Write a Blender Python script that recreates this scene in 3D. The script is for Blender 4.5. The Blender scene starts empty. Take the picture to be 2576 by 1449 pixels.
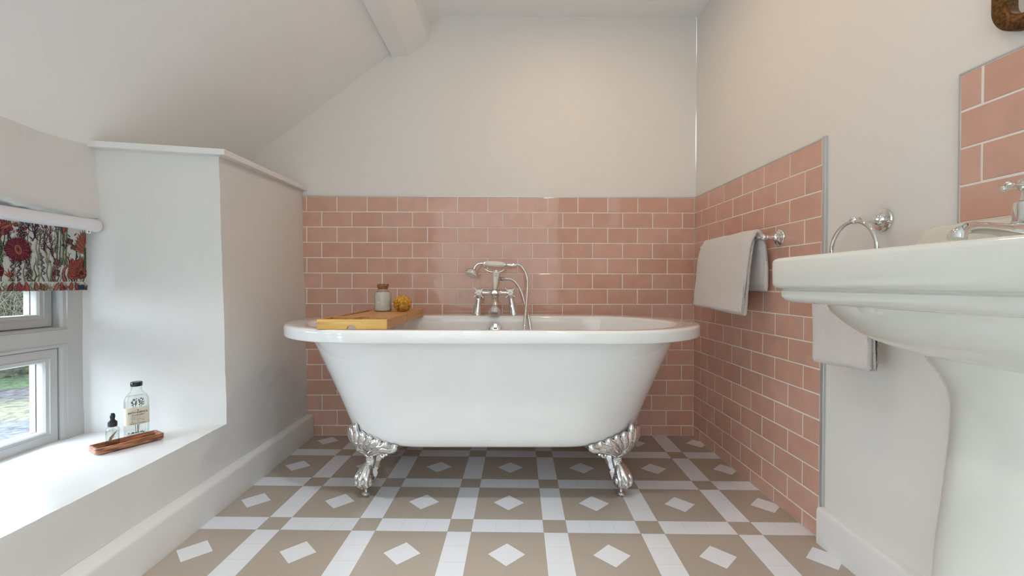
import bpy, bmesh, math, random
from mathutils import Vector, Matrix, noise
R = random.Random(7)
PI = math.pi
SC = bpy.context.scene
COL = SC.collection

# ---------------------------------------------------------------- camera model
F, PITCH, YAW, ROLL, CH = 1118.118, -0.00971, 0.00768, 0.00291, 0.77615


def rows():
    c, s = math.cos(YAW), math.sin(YAW)
    x, y, z = Vector((c, -s, 0)), Vector((s, c, 0)), Vector((0, 0, 1))
    c, s = math.cos(PITCH), math.sin(PITCH)
    y2, z2 = c * y + s * z, -s * y + c * z
    c, s = math.cos(ROLL), math.sin(ROLL)
    return c * x + s * z2, y2, -s * x + c * z2


RT, FW, UP = rows()


def P(px, py, X=None, Y=None, Z=None):
    """photo position -> point on the plane X=, Y= or Z= of the room"""
    d = RT * ((px - 1288) / F) + FW - UP * ((py - 724.5) / F)
    if X is not None: t = X / d.x
    elif Y is not None: t = Y / d.y
    else: t = (Z - CH) / d.z
    return Vector((d.x * t, d.y * t, CH + d.z * t))


cam_d = bpy.data.cameras.new('camera'); cam = bpy.data.objects.new('camera', cam_d); COL.objects.link(cam)
cam_d.sensor_width = 36; cam_d.lens = F / 2576 * 36; cam_d.clip_start = .01; cam_d.clip_end = 200
cam.matrix_world = Matrix(((RT.x, UP.x, -FW.x, 0), (RT.y, UP.y, -FW.y, 0), (RT.z, UP.z, -FW.z, CH), (0, 0, 0, 1)))
SC.camera = cam


# ---------------------------------------------------------------- materials
def srgb(r, g, b):
    return tuple((v / 255 / 12.92 if v / 255 < .04045 else ((v / 255 + .055) / 1.055) ** 2.4) for v in (r, g, b)) + (1,)


def mat(name, col, rough=.5, metal=0, **kw):
    m = bpy.data.materials.new(name); m.use_nodes = True
    b = m.node_tree.nodes['Principled BSDF']
    b.inputs['Base Color'].default_value = tuple(col[:3]) + (1,)
    b.inputs['Roughness'].default_value = rough
    b.inputs['Metallic'].default_value = metal
    for k, v in kw.items():
        b.inputs[k.replace('_', ' ')].default_value = v
    return m


def nodes(m): return m.node_tree.nodes, m.node_tree.links, m.node_tree.nodes['Principled BSDF']


def bump(m, scale=20, strength=.2, dist=.002, detail=3, stretch=None, kind='noise', prev=None):
    n, l, b = nodes(m)
    tc = n.new('ShaderNodeTexCoord'); mp = n.new('ShaderNodeMapping')
    l.new(tc.outputs['Object'], mp.inputs['Vector'])
    if stretch: mp.inputs['Scale'].default_value = stretch
    if kind == 'noise':
        t = n.new('ShaderNodeTexNoise'); t.inputs['Scale'].default_value = scale; t.inputs['Detail'].default_value = detail; out = t.outputs['Fac']
    else:
        t = n.new('ShaderNodeTexVoronoi'); t.inputs['Scale'].default_value = scale; out = t.outputs['Distance']
    l.new(mp.outputs['Vector'], t.inputs['Vector'])
    bp = n.new('ShaderNodeBump'); bp.inputs['Strength'].default_value = strength; bp.inputs['Distance'].default_value = dist
    l.new(out, bp.inputs['Height'])
    if prev: l.new(prev.outputs['Normal'], bp.inputs['Normal'])
    l.new(bp.outputs['Normal'], b.inputs['Normal'])
    return bp


def ramp_color(m, c1, c2, scale=5, stretch=None, detail=4, lo=.35, hi=.65, kind='noise', distort=0):
    n, l, b = nodes(m)
    tc = n.new('ShaderNodeTexCoord'); mp = n.new('ShaderNodeMapping')
    l.new(tc.outputs['Object'], mp.inputs['Vector'])
    if stretch: mp.inputs['Scale'].default_value = stretch
    if kind == 'noise':
        t = n.new('ShaderNodeTexNoise'); t.inputs['Scale'].default_value = scale; t.inputs['Detail'].default_value = detail
        t.inputs['Distortion'].default_value = distort; out = t.outputs['Fac']
    else:
        t = n.new('ShaderNodeTexVoronoi'); t.inputs['Scale'].default_value = scale; out = t.outputs['Distance']
    l.new(mp.outputs['Vector'], t.inputs['Vector'])
    r = n.new('ShaderNodeValToRGB'); r.color_ramp.elements[0].position = lo; r.color_ramp.elements[1].position = hi
    r.color_ramp.elements[0].color = c1; r.color_ramp.elements[1].color = c2
    l.new(out, r.inputs['Fac']); l.new(r.outputs['Color'], b.inputs['Base Color'])
    return r


MT = {}
PAINT = (.80, .775, .735)
m = MT['paint'] = mat('wall_paint', PAINT, .55, Specular_IOR_Level=.35)
bp = bump(m, 4, .25, .006, 3); bump(m, 90, .12, .0012, 2, prev=bp)
m = MT['ceilpaint'] = mat('ceiling_paint', (.90, .90, .89), .6, Specular_IOR_Level=.3)
bp = bump(m, 4, .25, .006, 3); bump(m, 90, .12, .0012, 2, prev=bp)
m = MT['plaster'] = mat('rough_painted_plaster', (.755, .75, .735), .5, Specular_IOR_Level=.4)
bp = bump(m, 9, .45, .006, 5, (1, 1, 1.6)); bump(m, 70, .3, .0014, 3, (1, .35, 1.5), prev=bp)
m = MT['sillpaint'] = mat('brushed_gloss_sill_paint', (.83, .83, .82), .34)
bp = bump(m, 7, .4, .005, 4); bump(m, 60, .4, .001, 3, (1.8, .25, 1), prev=bp)
MT['trimwhite'] = mat('white_gloss_paint', (.82, .81, .79), .32)
bump(MT['trimwhite'], 30, .06, .001)
MT['metaltrim'] = mat('satin_edge_trim', (.62, .63, .62), .35, .6)
MT['acrylic'] = mat('white_acrylic', (.86, .86, .855), .06, IOR=1.5, Coat_Weight=.4, Coat_Roughness=.03)
MT['ceramic'] = mat('glazed_white_ceramic', (.70, .69, .625), .07, IOR=1.5, Coat_Weight=.3, Coat_Roughness=.03)
bump(MT['ceramic'], 5, .08, .004, 2)
MT['porcelain'] = mat('cream_porcelain', (.82, .79, .72), .1)
MT['chrome'] = mat('polished_chrome', (.80, .80, .79), .045, 1)
MT['black'] = mat('black_plastic', (.012, .016, .02), .22)
bump(MT['black'], 60, .2, .0005)
MT['dark'] = mat('dark_ink', (.03, .035, .035), .7)
MT['purpleink'] = mat('violet_ink', (.16, .11, .22), .7)
MT['redink'] = mat('red_ink', (.25, .03, .04), .7)
MT['greyink'] = mat('grey_ink', (.28, .27, .25), .7)

# pink glazed wall tile: slightly different shade on every tile, wavy glaze
m = MT['tile'] = mat('pink_glazed_tile', (.60, .36, .30), .07, IOR=1.5)
n, l, b = nodes(m)
g = n.new('ShaderNodeNewGeometry'); r_ = n.new('ShaderNodeValToRGB')
r_.color_ramp.elements[0].color = (.64, .338, .245, 1); r_.color_ramp.elements[1].color = (.70, .398, .305, 1)
l.new(g.outputs['Random Per Island'], r_.inputs['Fac'])
tc = n.new('ShaderNodeTexCoord'); nz = n.new('ShaderNodeTexNoise'); nz.inputs['Scale'].default_value = 16; nz.inputs['Detail'].default_value = 3
l.new(tc.outputs['Object'], nz.inputs['Vector'])
mx = n.new('ShaderNodeMix'); mx.data_type = 'RGBA'; mx.blend_type = 'MULTIPLY'; mx.inputs['Factor'].default_value = .25
l.new(r_.outputs['Color'], mx.inputs['A']); l.new(nz.outputs['Fac'], mx.inputs['B'])
gm = n.new('ShaderNodeGamma'); gm.inputs['Gamma'].default_value = .86
l.new(mx.outputs['Result'], gm.inputs['Color']); l.new(gm.outputs['Color'], b.inputs['Base Color'])
bp = bump(m, 13, .5, .0016, 1, (1, 1, 1.6)); bump(m, 55, .12, .0008, 1, prev=bp)
MT['grout'] = mat('pale_grout', (.82, .79, .74), .8); bump(MT['grout'], 200, .3, .0008)

# vinyl floor
m = MT['floor_beige'] = mat('beige_vinyl', (.47, .405, .335), .30, Specular_IOR_Level=.7); bump(m, 260, .22, .0006, 2)
m = MT['floor_white'] = mat('white_vinyl', (.84, .86, .90), .30, Specular_IOR_Level=.7); bump(m, 260, .22, .0006, 2)
MT['seam'] = mat('floor_seam', (.36, .30, .25), .6); bump(MT['seam'], 90, .2, .0005)

m = MT['bamboo'] = mat('bamboo', srgb(214, 164, 88), .38)
ramp_color(m, srgb(176, 120, 62), srgb(204, 150, 86), 3, (26, 1.1, 30), 5, .3, .7); 
m = MT['bamboo_end'] = mat('bamboo_front', srgb(222, 176, 96), .38)
ramp_color(m, srgb(196, 146, 68), srgb(228, 188, 110), 3, (2, 8, 34), 5, .3, .7)
m = MT['acacia'] = mat('acacia_wood', srgb(180, 110, 75), .36)
ramp_color(m, srgb(104, 58, 40), srgb(190, 128, 92), 5, (4, 1.4, 16), 7, .36, .64, distort=1.6)
m = MT['cork'] = mat('cork', srgb(150, 96, 54), .85); ramp_color(m, srgb(112, 66, 36), srgb(172, 116, 70), 160)
m = MT['sponge'] = mat('sea_sponge', srgb(205, 148, 50), .95)
ramp_color(m, srgb(150, 98, 28), srgb(216, 164, 66), 120, None, 4, .34, .52); bump(m, 90, .9, .005, 3)
m = MT['towel'] = mat('white_terry_towel', (.84, .79, .765), .95, Sheen_Weight=.35, Sheen_Roughness=.6)
bp = bump(m, 380, 1.0, .005, 2); bump(m, 24, .35, .006, 3, prev=bp)
m = MT['brass'] = mat('aged_brass_frame', srgb(134, 92, 40), .48, .65)
ramp_color(m, srgb(66, 42, 16), srgb(118, 80, 36), 160, None, 5); bump(m, 140, .35, .0012)
m = MT['mirror'] = mat('mirror_silver', (.86, .87, .86), .01, 1)
m = MT['label'] = mat('cream_paper_label', srgb(222, 217, 196), .7)
m = MT['fabric'] = mat('pale_printed_linen', srgb(190, 194, 192), .9); bump(m, 700, .4, .0005)
m = MT['salt'] = mat('bath_salt_grains', (.85, .80, .76), .4); ramp_color(m, (.62, .52, .45, 1), (.82, .76, .71, 1), 300, None, 1, .12, .5, 'vor'); bump(m, 400, .8, .003, 1, kind='vor')
m = MT['frameshade'] = mat('shade_darkened_window_paint', (.50, .50, .49), .32)  # frame paint greyed so its colour carries the shade of the backlit window
bump(MT['frameshade'], 30, .06, .001)
MT['frost'] = mat('white_plastic', (.80, .80, .84), .3)
FAB = {}
for k, c in dict(maroon=(80, 36, 48), rose=(132, 64, 72), coral=(148, 78, 66), orange=(152, 100, 78), brown=(104, 64, 54), purple=(58, 30, 62),
                 navy=(38, 34, 58), green=(58, 78, 66), lime=(116, 128, 84), cream=(190, 172, 150), pink=(160, 80, 88), teal=(48, 62, 76), ochre=(140, 88, 50)).items():
    FAB[k] = mat('print_' + k, srgb(*c), .9, Specular_IOR_Level=.15); bump(FAB[k], 700, .3, .0005)


def clear_glass(name, tint=(1, 1, 1), rough=0.0, edge=1.0):
    """thin window glass: see-through with a Fresnel reflection"""
    m = bpy.data.materials.new(name); m.use_nodes = True
    n, l = m.node_tree.nodes, m.node_tree.links
    for x in list(n): n.remove(x)
    o = n.new('ShaderNodeOutputMaterial'); t = n.new('ShaderNodeBsdfTransparent'); g = n.new('ShaderNodeBsdfGlossy'); f = n.new('ShaderNodeLayerWeight'); f.inputs['Blend'].default_value = .5; pw = n.new('ShaderNodeMath'); pw.operation = 'POWER'; pw.inputs[1].default_value = 5; ma = n.new('ShaderNodeMath'); ma.operation = 'MULTIPLY_ADD'; ma.inputs[1].default_value = .8; ma.inputs[2].default_value = .035; x = n.new('ShaderNodeMixShader')
    t.inputs['Color'].default_value = tuple(tint) + (1,); g.inputs['Roughness'].default_value = rough
    if edge < 1:
        p2 = n.new('ShaderNodeMath'); p2.operation = 'POWER'; p2.inputs[1].default_value = 3; mc = n.new('ShaderNodeMix'); mc.data_type = 'RGBA'
        mc.inputs['A'].default_value = tuple(tint) + (1,); mc.inputs['B'].default_value = tuple(v * edge for v in tint) + (1,)
        l.new(f.outputs['Facing'], p2.inputs[0]); l.new(p2.outputs[0], mc.inputs['Factor']); l.new(mc.outputs['Result'], t.inputs['Color'])
    l.new(f.outputs['Facing'], pw.inputs[0]); l.new(pw.outputs[0], ma.inputs[0]); l.new(ma.outputs[0], x.inputs[0]); l.new(t.outputs[0], x.inputs[1]); l.new(g.outputs[0], x.inputs[2]); l.new(x.outputs[0], o.inputs[0])
    return m


MT['pane'] = clear_glass('window_glass')
MT['glass'] = clear_glass('bottle_glass', (.95, .975, .96), .02, .42)
MT['jarglass'] = mat('jar_glass', (.9, .9, .88), .25, Alpha=.35)
MT['liquid'] = clear_glass('clear_liquid', (.965, .965, .95), 0, .7)


# ---------------------------------------------------------------- mesh builder
class MB:
    def __init__(self): self.v = []; self.f = []; self.mi = []; self.sm = []

    def add(self, vs, fs, mi=0, smooth=True, M=None):
        o = len(self.v)
        self.v += [tuple(M @ Vector(p)) if M is not None else tuple(p) for p in vs]
        self.f += [tuple(i + o for i in f) for f in fs]
        self.mi += [mi] * len(fs); self.sm += [smooth] * len(fs)
        return self

    def box(self, a, b, mi=0, M=None, bev=0):
        x0, y0, z0 = a; x1, y1, z1 = b
        if bev <= 0:
            vs = [(x, y, z) for x in (x0, x1) for y in (y0, y1) for z in (z0, z1)]
            return self.add(vs, [(0, 1, 3, 2), (4, 6, 7, 5), (0, 4, 5, 1), (2, 3, 7, 6), (0, 2, 6, 4), (1, 5, 7, 3)], mi, False, M)
        bm = bmesh.new(); bmesh.ops.create_cube(bm, size=1)
        for v in bm.verts: v.co = Vector(((x0 + x1) / 2 + v.co.x * (x1 - x0), (y0 + y1) / 2 + v.co.y * (y1 - y0), (z0 + z1) / 2 + v.co.z * (z1 - z0)))
        bmesh.ops.bevel(bm, geom=bm.edges[:], offset=bev, segments=3, affect='EDGES', profile=.5)
        return self.bm(bm, mi, True, M)

    def bm(self, bm, mi=0, smooth=True, M=None):
        bm.verts.index_update()
        self.add([v.co[:] for v in bm.verts], [[v.index for v in f.verts] for f in bm.faces], mi, smooth, M); bm.free(); return self

    def rings(self, rings, mi=0, closed=True, cap0=False, cap1=False, smooth=True, M=None):
        n = len(rings[0]); vs = [p for r in rings for p in r]; fs = []
        for i in range(len(rings) - 1):
            for j in range(n if closed else n - 1):
                k = (j + 1) % n
                fs.append((i * n + j, i * n + k, (i + 1) * n + k, (i + 1) * n + j))
        if cap0: fs.append(tuple(range(n))[::-1])
        if cap1: fs.append(tuple(range((len(rings) - 1) * n, len(rings) * n)))
        return self.add(vs, fs, mi, smooth, M)

    def lathe(self, prof, M=None, n=32, mi=0, cap=True):
        """prof: (radius, height) along local z"""
        rs = [[(r * math.cos(2 * PI * j / n), r * math.sin(2 * PI * j / n), h) for j in range(n)] for r, h in prof]
        return self.rings(rs, mi, True, cap, cap, True, M)

    def tube(self, pts, rad, n=12, mi=0, cap=True, M=None, flat=1.0, up=None):
        pts = [Vector(p) for p in pts]
        if not hasattr(rad, '__len__'): rad = [rad] * len(pts)
        rs = []; prev = None
        for i, p in enumerate(pts):
            t = (pts[min(i + 1, len(pts) - 1)] - pts[max(i - 1, 0)]).normalized()
            if prev is None:
                a = Vector(up) if up else (Vector((0, 0, 1)) if abs(t.z) < .9 else Vector((1, 0, 0)))
                prev = (a - t * a.dot(t)).normalized()
            else:
                prev = (prev - t * prev.dot(t))
                prev = prev.normalized() if prev.length > 1e-6 else Vector((1, 0, 0))
            q = t.cross(prev)
            rs.append([tuple(p + (prev * math.cos(2 * PI * j / n) + q * math.sin(2 * PI * j / n) * flat) * rad[i]) for j in range(n)])
        return self.rings(rs, mi, True, cap, cap, True, M)

    def sphere(self, c, r, mi=0, seg=20, M=None, sc=(1, 1, 1)):
        rs = []
        for i in range(seg // 2 + 1):
            a = -PI / 2 + PI * i / (seg // 2); a = max(min(a, PI / 2 - .02), -PI / 2 + .02)
            rs.append([(c[0] + r * sc[0] * math.cos(a) * math.cos(2 * PI * j / seg), c[1] + r * sc[1] * math.cos(a) * math.sin(2 * PI * j / seg), c[2] + r * sc[2] * math.sin(a)) for j in range(seg)])
        return self.rings(rs, mi, True, True, True, True, M)

    def prism(self, poly, h0, h1, axis='z', mi=0, smooth=False, M=None):
        def q(p, h): return (p[0], p[1], h) if axis == 'z' else ((h, p[0], p[1]) if axis == 'x' else (p[0], h, p[1]))
        return self.rings([[q(p, h0) for p in poly], [q(p, h1) for p in poly]], mi, True, True, True, smooth, M)

    def build(self, name, mats, parent=None, sharp=38, recalc=True, bevel=0, loc=None):
        me = bpy.data.meshes.new(name); me.from_pydata(self.v, [], self.f)
        if not isinstance(mats, (list, tuple)): mats = [mats]
        for x in mats: me.materials.append(x)
        me.polygons.foreach_set('material_index', self.mi); me.polygons.foreach_set('use_smooth', self.sm); me.update()
        bm = bmesh.new(); bm.from_mesh(me)
        if recalc: bmesh.ops.recalc_face_normals(bm, faces=bm.faces[:])
        if sharp:
            for e in bm.edges:
                if len(e.link_faces) == 2 and e.calc_face_angle(0) > math.radians(sharp): e.smooth = False
        bm.to_mesh(me); bm.free()
        o = bpy.data.objects.new(name, me); COL.objects.link(o)
        if bevel:
            md = o.modifiers.new('bevel', 'BEVEL'); md.width = bevel; md.segments = 3; md.limit_method = 'ANGLE'; md.angle_limit = math.radians(40)
        if parent is not None: attach(o, parent)
        return o


def attach(o, parent):
    o.parent = parent; o.matrix_parent_inverse = Matrix.Translation(-world_loc(parent))


def world_loc(o):
    v = Vector(o.location)
    p = o.parent
    if p is not None and o.type == 'EMPTY': v = v + world_loc(p)
    elif p is not None: v = Vector(o.location)
    return v


def thing(name, label, cat, loc=(0, 0, 0), group=None):
    o = bpy.data.objects.new(name, None); COL.objects.link(o); o.location = loc; o.empty_display_size = .02
    o['label'] = label; o['category'] = cat
    if group: o['group'] = group
    return o


def tag(o, label, cat, group=None):
    o['label'] = label; o['category'] = cat
    if group: o['group'] = group
    return o


def struct(o): o['kind'] = 'structure'; return o


def axisM(origin, zdir, xhint=(1, 0, 0)):
    z = Vector(zdir).normalized(); x = Vector(xhint); x = (x - z * x.dot(z))
    if x.length < 1e-4: x = Vector((0, 1, 0)); x = x - z * x.dot(z)
    x.normalize(); y = z.cross(x); o = Vector(origin)
    return Matrix(((x.x, y.x, z.x, o.x), (x.y, y.y, z.y, o.y), (x.z, y.z, z.z, o.z), (0, 0, 0, 1)))


def spline(pts, n):
    """Catmull-Rom through pts, n samples"""
    pts = [Vector(p) for p in pts]; q = [pts[0] * 2 - pts[1]] + pts + [pts[-1] * 2 - pts[-2]]
    out = []; segs = len(pts) - 1
    for k in range(n):
        u = k / (n - 1) * segs; i = min(int(u), segs - 1); t = u - i
        a, b, c, d = q[i], q[i + 1], q[i + 2], q[i + 3]
        out.append(.5 * ((2 * b) + (c - a) * t + (2 * a - 5 * b + 4 * c - d) * t * t + (3 * b - a - 3 * c + d) * t ** 3))
    return out


def lerpl(vals, n):
    out = []
    for k in range(n):
        u = k / (n - 1) * (len(vals) - 1); i = min(int(u), len(vals) - 2); out.append(vals[i] + (vals[i + 1] - vals[i]) * (u - i))
    return out


def lump(p, amp=.004, sc=2.6):
    v = Vector(p)
    return v + Vector((noise.noise(v * sc), noise.noise(v * sc + Vector((9, 3, 1))), noise.noise(v * sc + Vector((2, 7, 5))))) * amp \
        + Vector((noise.noise(v * 11), noise.noise(v * 11 + Vector((9, 3, 1))), noise.noise(v * 11 + Vector((2, 7, 5))))) * amp * .22 \
        + Vector((noise.noise(v * 34), noise.noise(v * 34 + Vector((9, 3, 1))), noise.noise(v * 34 + Vector((2, 7, 5))))) * amp * .16


def patch(mb, f, nu, nv, mi=0, amp=.004, smooth=True):
    vs = [lump(f(i / nu, j / nv), amp) for j in range(nv + 1) for i in range(nu + 1)]
    fs = [(j * (nu + 1) + i, j * (nu + 1) + i + 1, (j + 1) * (nu + 1) + i + 1, (j + 1) * (nu + 1) + i) for j in range(nv) for i in range(nu)]
    mb.add(vs, fs, mi, smooth)


# ---------------------------------------------------------------- dimensions of the room
YB = 2.259            # back wall, tile face
XR = .946             # right wall, tile face
WX = XR + .006        # right wall, paint face
WY = YB + .006
YN = -1.25            # wall behind the camera
TT = 1.2155           # top of tiling
ZC = 2.128            # flat ceiling
XL0 = -.345           # where the slope starts
SLOPE = .752


def zslope(x): return ZC + SLOPE * (x - XL0) - 2.1 * max(0, -1.2 - x) ** 2


def xwl(z): return -1.045 + (1.25 - z) * .026     # left wall leans a little

# floor ------------------------------------------------------------
mb = MB(); GA = -.02184; GX, GY, GP, GW = -.17433, 2.06203, .30136, .07468; gc, gs = math.cos(GA), math.sin(GA)
X0, X1, Y0, Y1 = -1.06, .96, YN - .02, YB + .02


def clip(poly):
    for ax, lim, sg in ((0, X0, 1), (0, X1, -1), (1, Y0, 1), (1, Y1, -1)):
        out = []
        for i in range(len(poly)):
            a, b = poly[i], poly[(i + 1) % len(poly)]; da, db = (a[ax] - lim) * sg, (b[ax] - lim) * sg
            if da >= 0: out.append(a)
            if (da > 0) != (db > 0) and abs(da - db) > 1e-9:
                t = da / (da - db); out.append((a[0] + (b[0] - a[0]) * t, a[1] + (b[1] - a[1]) * t))
        poly = out
        if len(poly) < 3: return None
    return poly


def ftile(pts, mi):
    c = (sum(p[0] for p in pts) / len(pts), sum(p[1] for p in pts) / len(pts)); q = []
    for p in pts:
        d = math.hypot(p[0] - c[0], p[1] - c[1]); k = 1 - .00024 / max(d, .01)
        u, v = c[0] + (p[0] - c[0]) * k, c[1] + (p[1] - c[1]) * k
        q.append((GX + gc * u - gs * v, GY + gs * u + gc * v))
    q = clip(q)
    if q: mb.add([(x, y, 0) for x, y in q], [tuple(range(len(q)))], mi, False)


for i in range(-5, 6):
    for j in range(-2, 13):
        u, v = i * GP, -j * GP; w = GW; s = GP - w
        ftile([(u, v), (u + w, v), (u + w, v - w), (u, v - w)], 0)
        for k in range(3):
            ftile([(u + w + s * k / 3, v), (u + w + s * (k + 1) / 3, v), (u + w + s * (k + 1) / 3, v - w), (u + w + s * k / 3, v - w)], 1)
            ftile([(u, v - w - s * k / 3), (u + w, v - w - s * k / 3), (u + w, v - w - s * (k + 1) / 3), (u, v - w - s * (k + 1) / 3)], 1)
        cx, cy, h, d = u + w + s / 2, v - w - s / 2, s / 2, .054
        ftile([(cx - d, cy), (cx, cy + d), (cx + d, cy), (cx, cy - d)], 1)
        for sx, sy in ((1, 1), (-1, 1), (-1, -1), (1, -1)):
            ftile([(cx + sx * d, cy), (cx + sx * h, cy), (cx + sx * h, cy + sy * h), (cx, cy + sy * h), (cx, cy + sy * d)], 0)
mb.add([(X0, Y0, -.0012), (X1, Y0, -.0012), (X1, Y1, -.0012), (X0, Y1, -.0012)], [(0, 1, 2, 3)], 2, False)
struct(mb.build('floor', [MT['floor_beige'], MT['floor_white'], MT['seam']], sharp=0))

# tiles ------------------------------------------------------------
TW, TH = .1525, .0775


def tile_mesh(mb, u0, u1, z0, z1, A, B, toM):
    """one field of brick-bond tiles; A/B = joint offsets of even/odd courses; toM(u, z, depth)"""
    L = 0
    while TT - L * TH > z0:
        zt = TT - L * TH; zb = max(zt - TH, z0); off = A if L % 2 == 0 else B
        k = math.floor((u0 - off) / TW)
        while off + k * TW < u1:
            a, b = max(off + k * TW, u0), min(off + (k + 1) * TW, u1); k += 1
            if b - a < .006 or zb > z1 or zt - zb < .008: continue
            g = .0021; j = lambda s=.0005: R.uniform(-s, s)
            a_, b_, c_, d_ = a + g + j(), b - g + j(), zb + g + j(), zt - g + j()
            tu, tz = R.uniform(-.003, .003), R.uniform(-.004, .004); bev = .0014
            mu, mz = (a_ + b_) / 2, (c_ + d_) / 2
            def q(u, z, dep): return toM(u + 0, z, dep + (0 if dep < .0001 else tu * (u - mu) + tz * (z - mz)))
            vs = [q(a_, c_, 0), q(b_, c_, 0), q(b_, d_, 0), q(a_, d_, 0),
                  q(a_, c_, .0070), q(b_, c_, .0070), q(b_, d_, .0070), q(a_, d_, .0070),
                  q(a_ + bev, c_ + bev, .0075), q(b_ - bev, c_ + bev, .0075), q(b_ - bev, d_ - bev, .0075), q(a_ + bev, d_ - bev, .0075)]
            mb.add(vs, [(0, 1, 5, 4), (1, 2, 6, 5), (2, 3, 7, 6), (3, 0, 4, 7), (4, 5, 9, 8), (5, 6, 10, 9), (6, 7, 11, 10), (7, 4, 8, 11), (8, 9, 10, 11)], 0, False)
        L += 1
    vs = [toM(u0, z0, .0066), toM(u1, z0, .0066), toM(u1, TT, .0066), toM(u0, TT, .0066), toM(u0, z0, 0), toM(u1, z0, 0), toM(u1, TT, 0), toM(u0, TT, 0)]
    mb.add(vs, [(0, 1, 2, 3), (3, 2, 6, 7), (1, 5, 6, 2), (0, 3, 7, 4)], 1, False)


# wall_back ----------------------------------------------------------
mb = MB()
poly_top = lambda x: min(ZC, zslope(x)) + .02
nx = 60
for i in range(nx):
    xa, xb = -1.50 + (WX + .02 + 1.50) * i / nx, -1.50 + (WX + .02 + 1.50) * (i + 1) / nx
    nz_ = 24
    for j in range(nz_):
        q = []
        for x, t in ((xa, j / nz_), (xb, j / nz_), (xb, (j + 1) / nz_), (xa, (j + 1) / nz_)):
            z = poly_top(x) * t; am = .0025 if z > TT + .03 else 0
            q.append((x, WY + noise.noise(Vector((x, 0, z)) * 3) * am, z))
        mb.add(q, [(0, 1, 2, 3)], 0, True)
wb = mb.build('wall_back', MT['paint'], sharp=0, recalc=False); struct(wb)
bm = bmesh.new(); bm.from_mesh(wb.data); bmesh.ops.remove_doubles(bm, verts=bm.verts[:], dist=1e-5); bm.to_mesh(wb.data); bm.free()
mb = MB()
tile_mesh(mb, -1.052, XR, .001, TT, -1.0218, -1.0218 + TW / 2, lambda u, z, d: (u, WY + .0015 - d, z))
tb = mb.build('tile_panel', [MT['tile'], MT['grout']], wb, sharp=0); tb['kind'] = 'structure'; tb['label'] = 'pink brick-bond tiles behind the bath'

# wall_right ---------------------------------------------------------
mb = MB(); patch(mb, lambda a, b: (WX + .001, YN + (WY - YN) * a, (ZC + .02) * b), 70, 44, 0, .0012)
wr = struct(mb.build('wall_right', MT['paint'], sharp=0))
mb = MB()
RZ0 = 2.17922; YE = 1.3375
tile_mesh(mb, YE, YB - .001, .001, TT, RZ0 - 10 * TW - TW / 2, RZ0 - 10 * TW, lambda u, z, d: (WX + .0015 - d, u, z))
t2 = mb.build('tile_panel', [MT['tile'], MT['grout']], wr, sharp=0); t2['label'] = 'pink brick-bond tiles beside the bath'
mb = MB(); SZ0 = .899
tile_mesh(mb, .33, .929, SZ0, TT, .885 - 10 * TW, .809 - 10 * TW, lambda u, z, d: (WX + .0015 - d, u, z))
t3 = mb.build('splashback_tiles', [MT['tile'], MT['grout']], wr, sharp=0); t3['label'] = 'pink tiles above the basin'
mb = MB(); mb.box((XR - .0015, YE - .0135, .108), (WX + .002, YE, TT + .006), 0)
tr = mb.build('trim_1', MT['metaltrim'], bevel=.0012); struct(tr)
mb = MB()
mb.box((-1.05, YB - .001, TT), (XR, WY + .001, TT + .004)); mb.box((XR - .001, YE, TT), (WX + .001, YB, TT + .004))
mb.box((XR - .001, .33, TT), (WX + .001, .931, TT + .003)); mb.box((XR - .001, .929, SZ0), (WX + .001, .9315, TT))
struct(mb.build('trim_2', MT['metaltrim']))

# baseboards
def board(path, h, t, name, side=1, base=None):
    mb = MB(); n_ = 30
    for lv in range(1):
        rs = []
        for k in range(n_ + 1):
            a = k / n_; x = path[0][0] + (path[1][0] - path[0][0]) * a; y = path[0][1] + (path[1][1] - path[0][1]) * a
            w = noise.noise(Vector((x * 3, y * 3, h))) * .0015
            rs.append([(x, y, .0), (x, y, h - .012), (x - side * .002, y, h - .004 + w), (x - side * .008, y, h + w), (x - side * t, y, h + w), (x - side * t, y, 0)])
        mb.rings(rs, 0, True, True, True)
    return struct(mb.build(name, MT['trimwhite'], sharp=50))


board(((-.986, YB - .004), (-.930, YN)), .112, .05, 'baseboard_left', 1)
board(((XR - .018, YE - .014), (XR - .018, YN)), .108, .03, 'baseboard_right', -1)

# wall_left: boxed-out lower wall with deep window reveal -------------
CY = 1.612           # outer corner of the far reveal
XWIN = -1.47
YW0 = .20            # near side of the window reveal
SILL = .262
BT = 1.245


def revY(x): return CY - (x + 1.03) / (-.415) * .095


def prof_corner(z): return xwl(z)


mb = MB()
patch(mb, lambda a, b: (xwl(BT * b), CY + (WY + .01 - CY) * a, BT * b), 50, 90, 0, .006)
patch(mb, lambda a, b: (xwl(SILL + (BT - SILL) * b) + (XWIN - xwl(SILL + (BT - SILL) * b)) * a, 0, 0) if False else
      ((lambda z, x0: (x0 + (XWIN - x0) * a, CY - .097 * a, z))(SILL + (BT - SILL) * b, xwl(SILL + (BT - SILL) * b))), 44, 84, 0, .006)
patch(mb, lambda a, b: (xwl(SILL * b), YN + (CY - YN) * a, SILL * b), 220, 20, 0, .006)
YV0, YV1 = -1.14, -.06      # second window, nearer than the camera
def reveal(yf, yw):
    patch(mb, lambda a, b: ((lambda z, x0: (x0 + (XWIN - x0) * a, yf + (yw - yf) * a, z))(SILL + (BT - SILL) * b, xwl(SILL + (BT - SILL) * b))), 18, 34, 0, .006)
def pier(y0, y1):
    patch(mb, lambda a, b: (xwl(SILL + (BT - SILL) * b), y0 + (y1 - y0) * a, SILL + (BT - SILL) * b), 10, 34, 0, .006)
reveal(YW0 - .05, YW0); reveal(YV1 + .05, YV1); reveal(YV0 - .02, YV0); pier(YV1 + .05, YW0 - .05); pier(YN, YV0 - .02)
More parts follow.
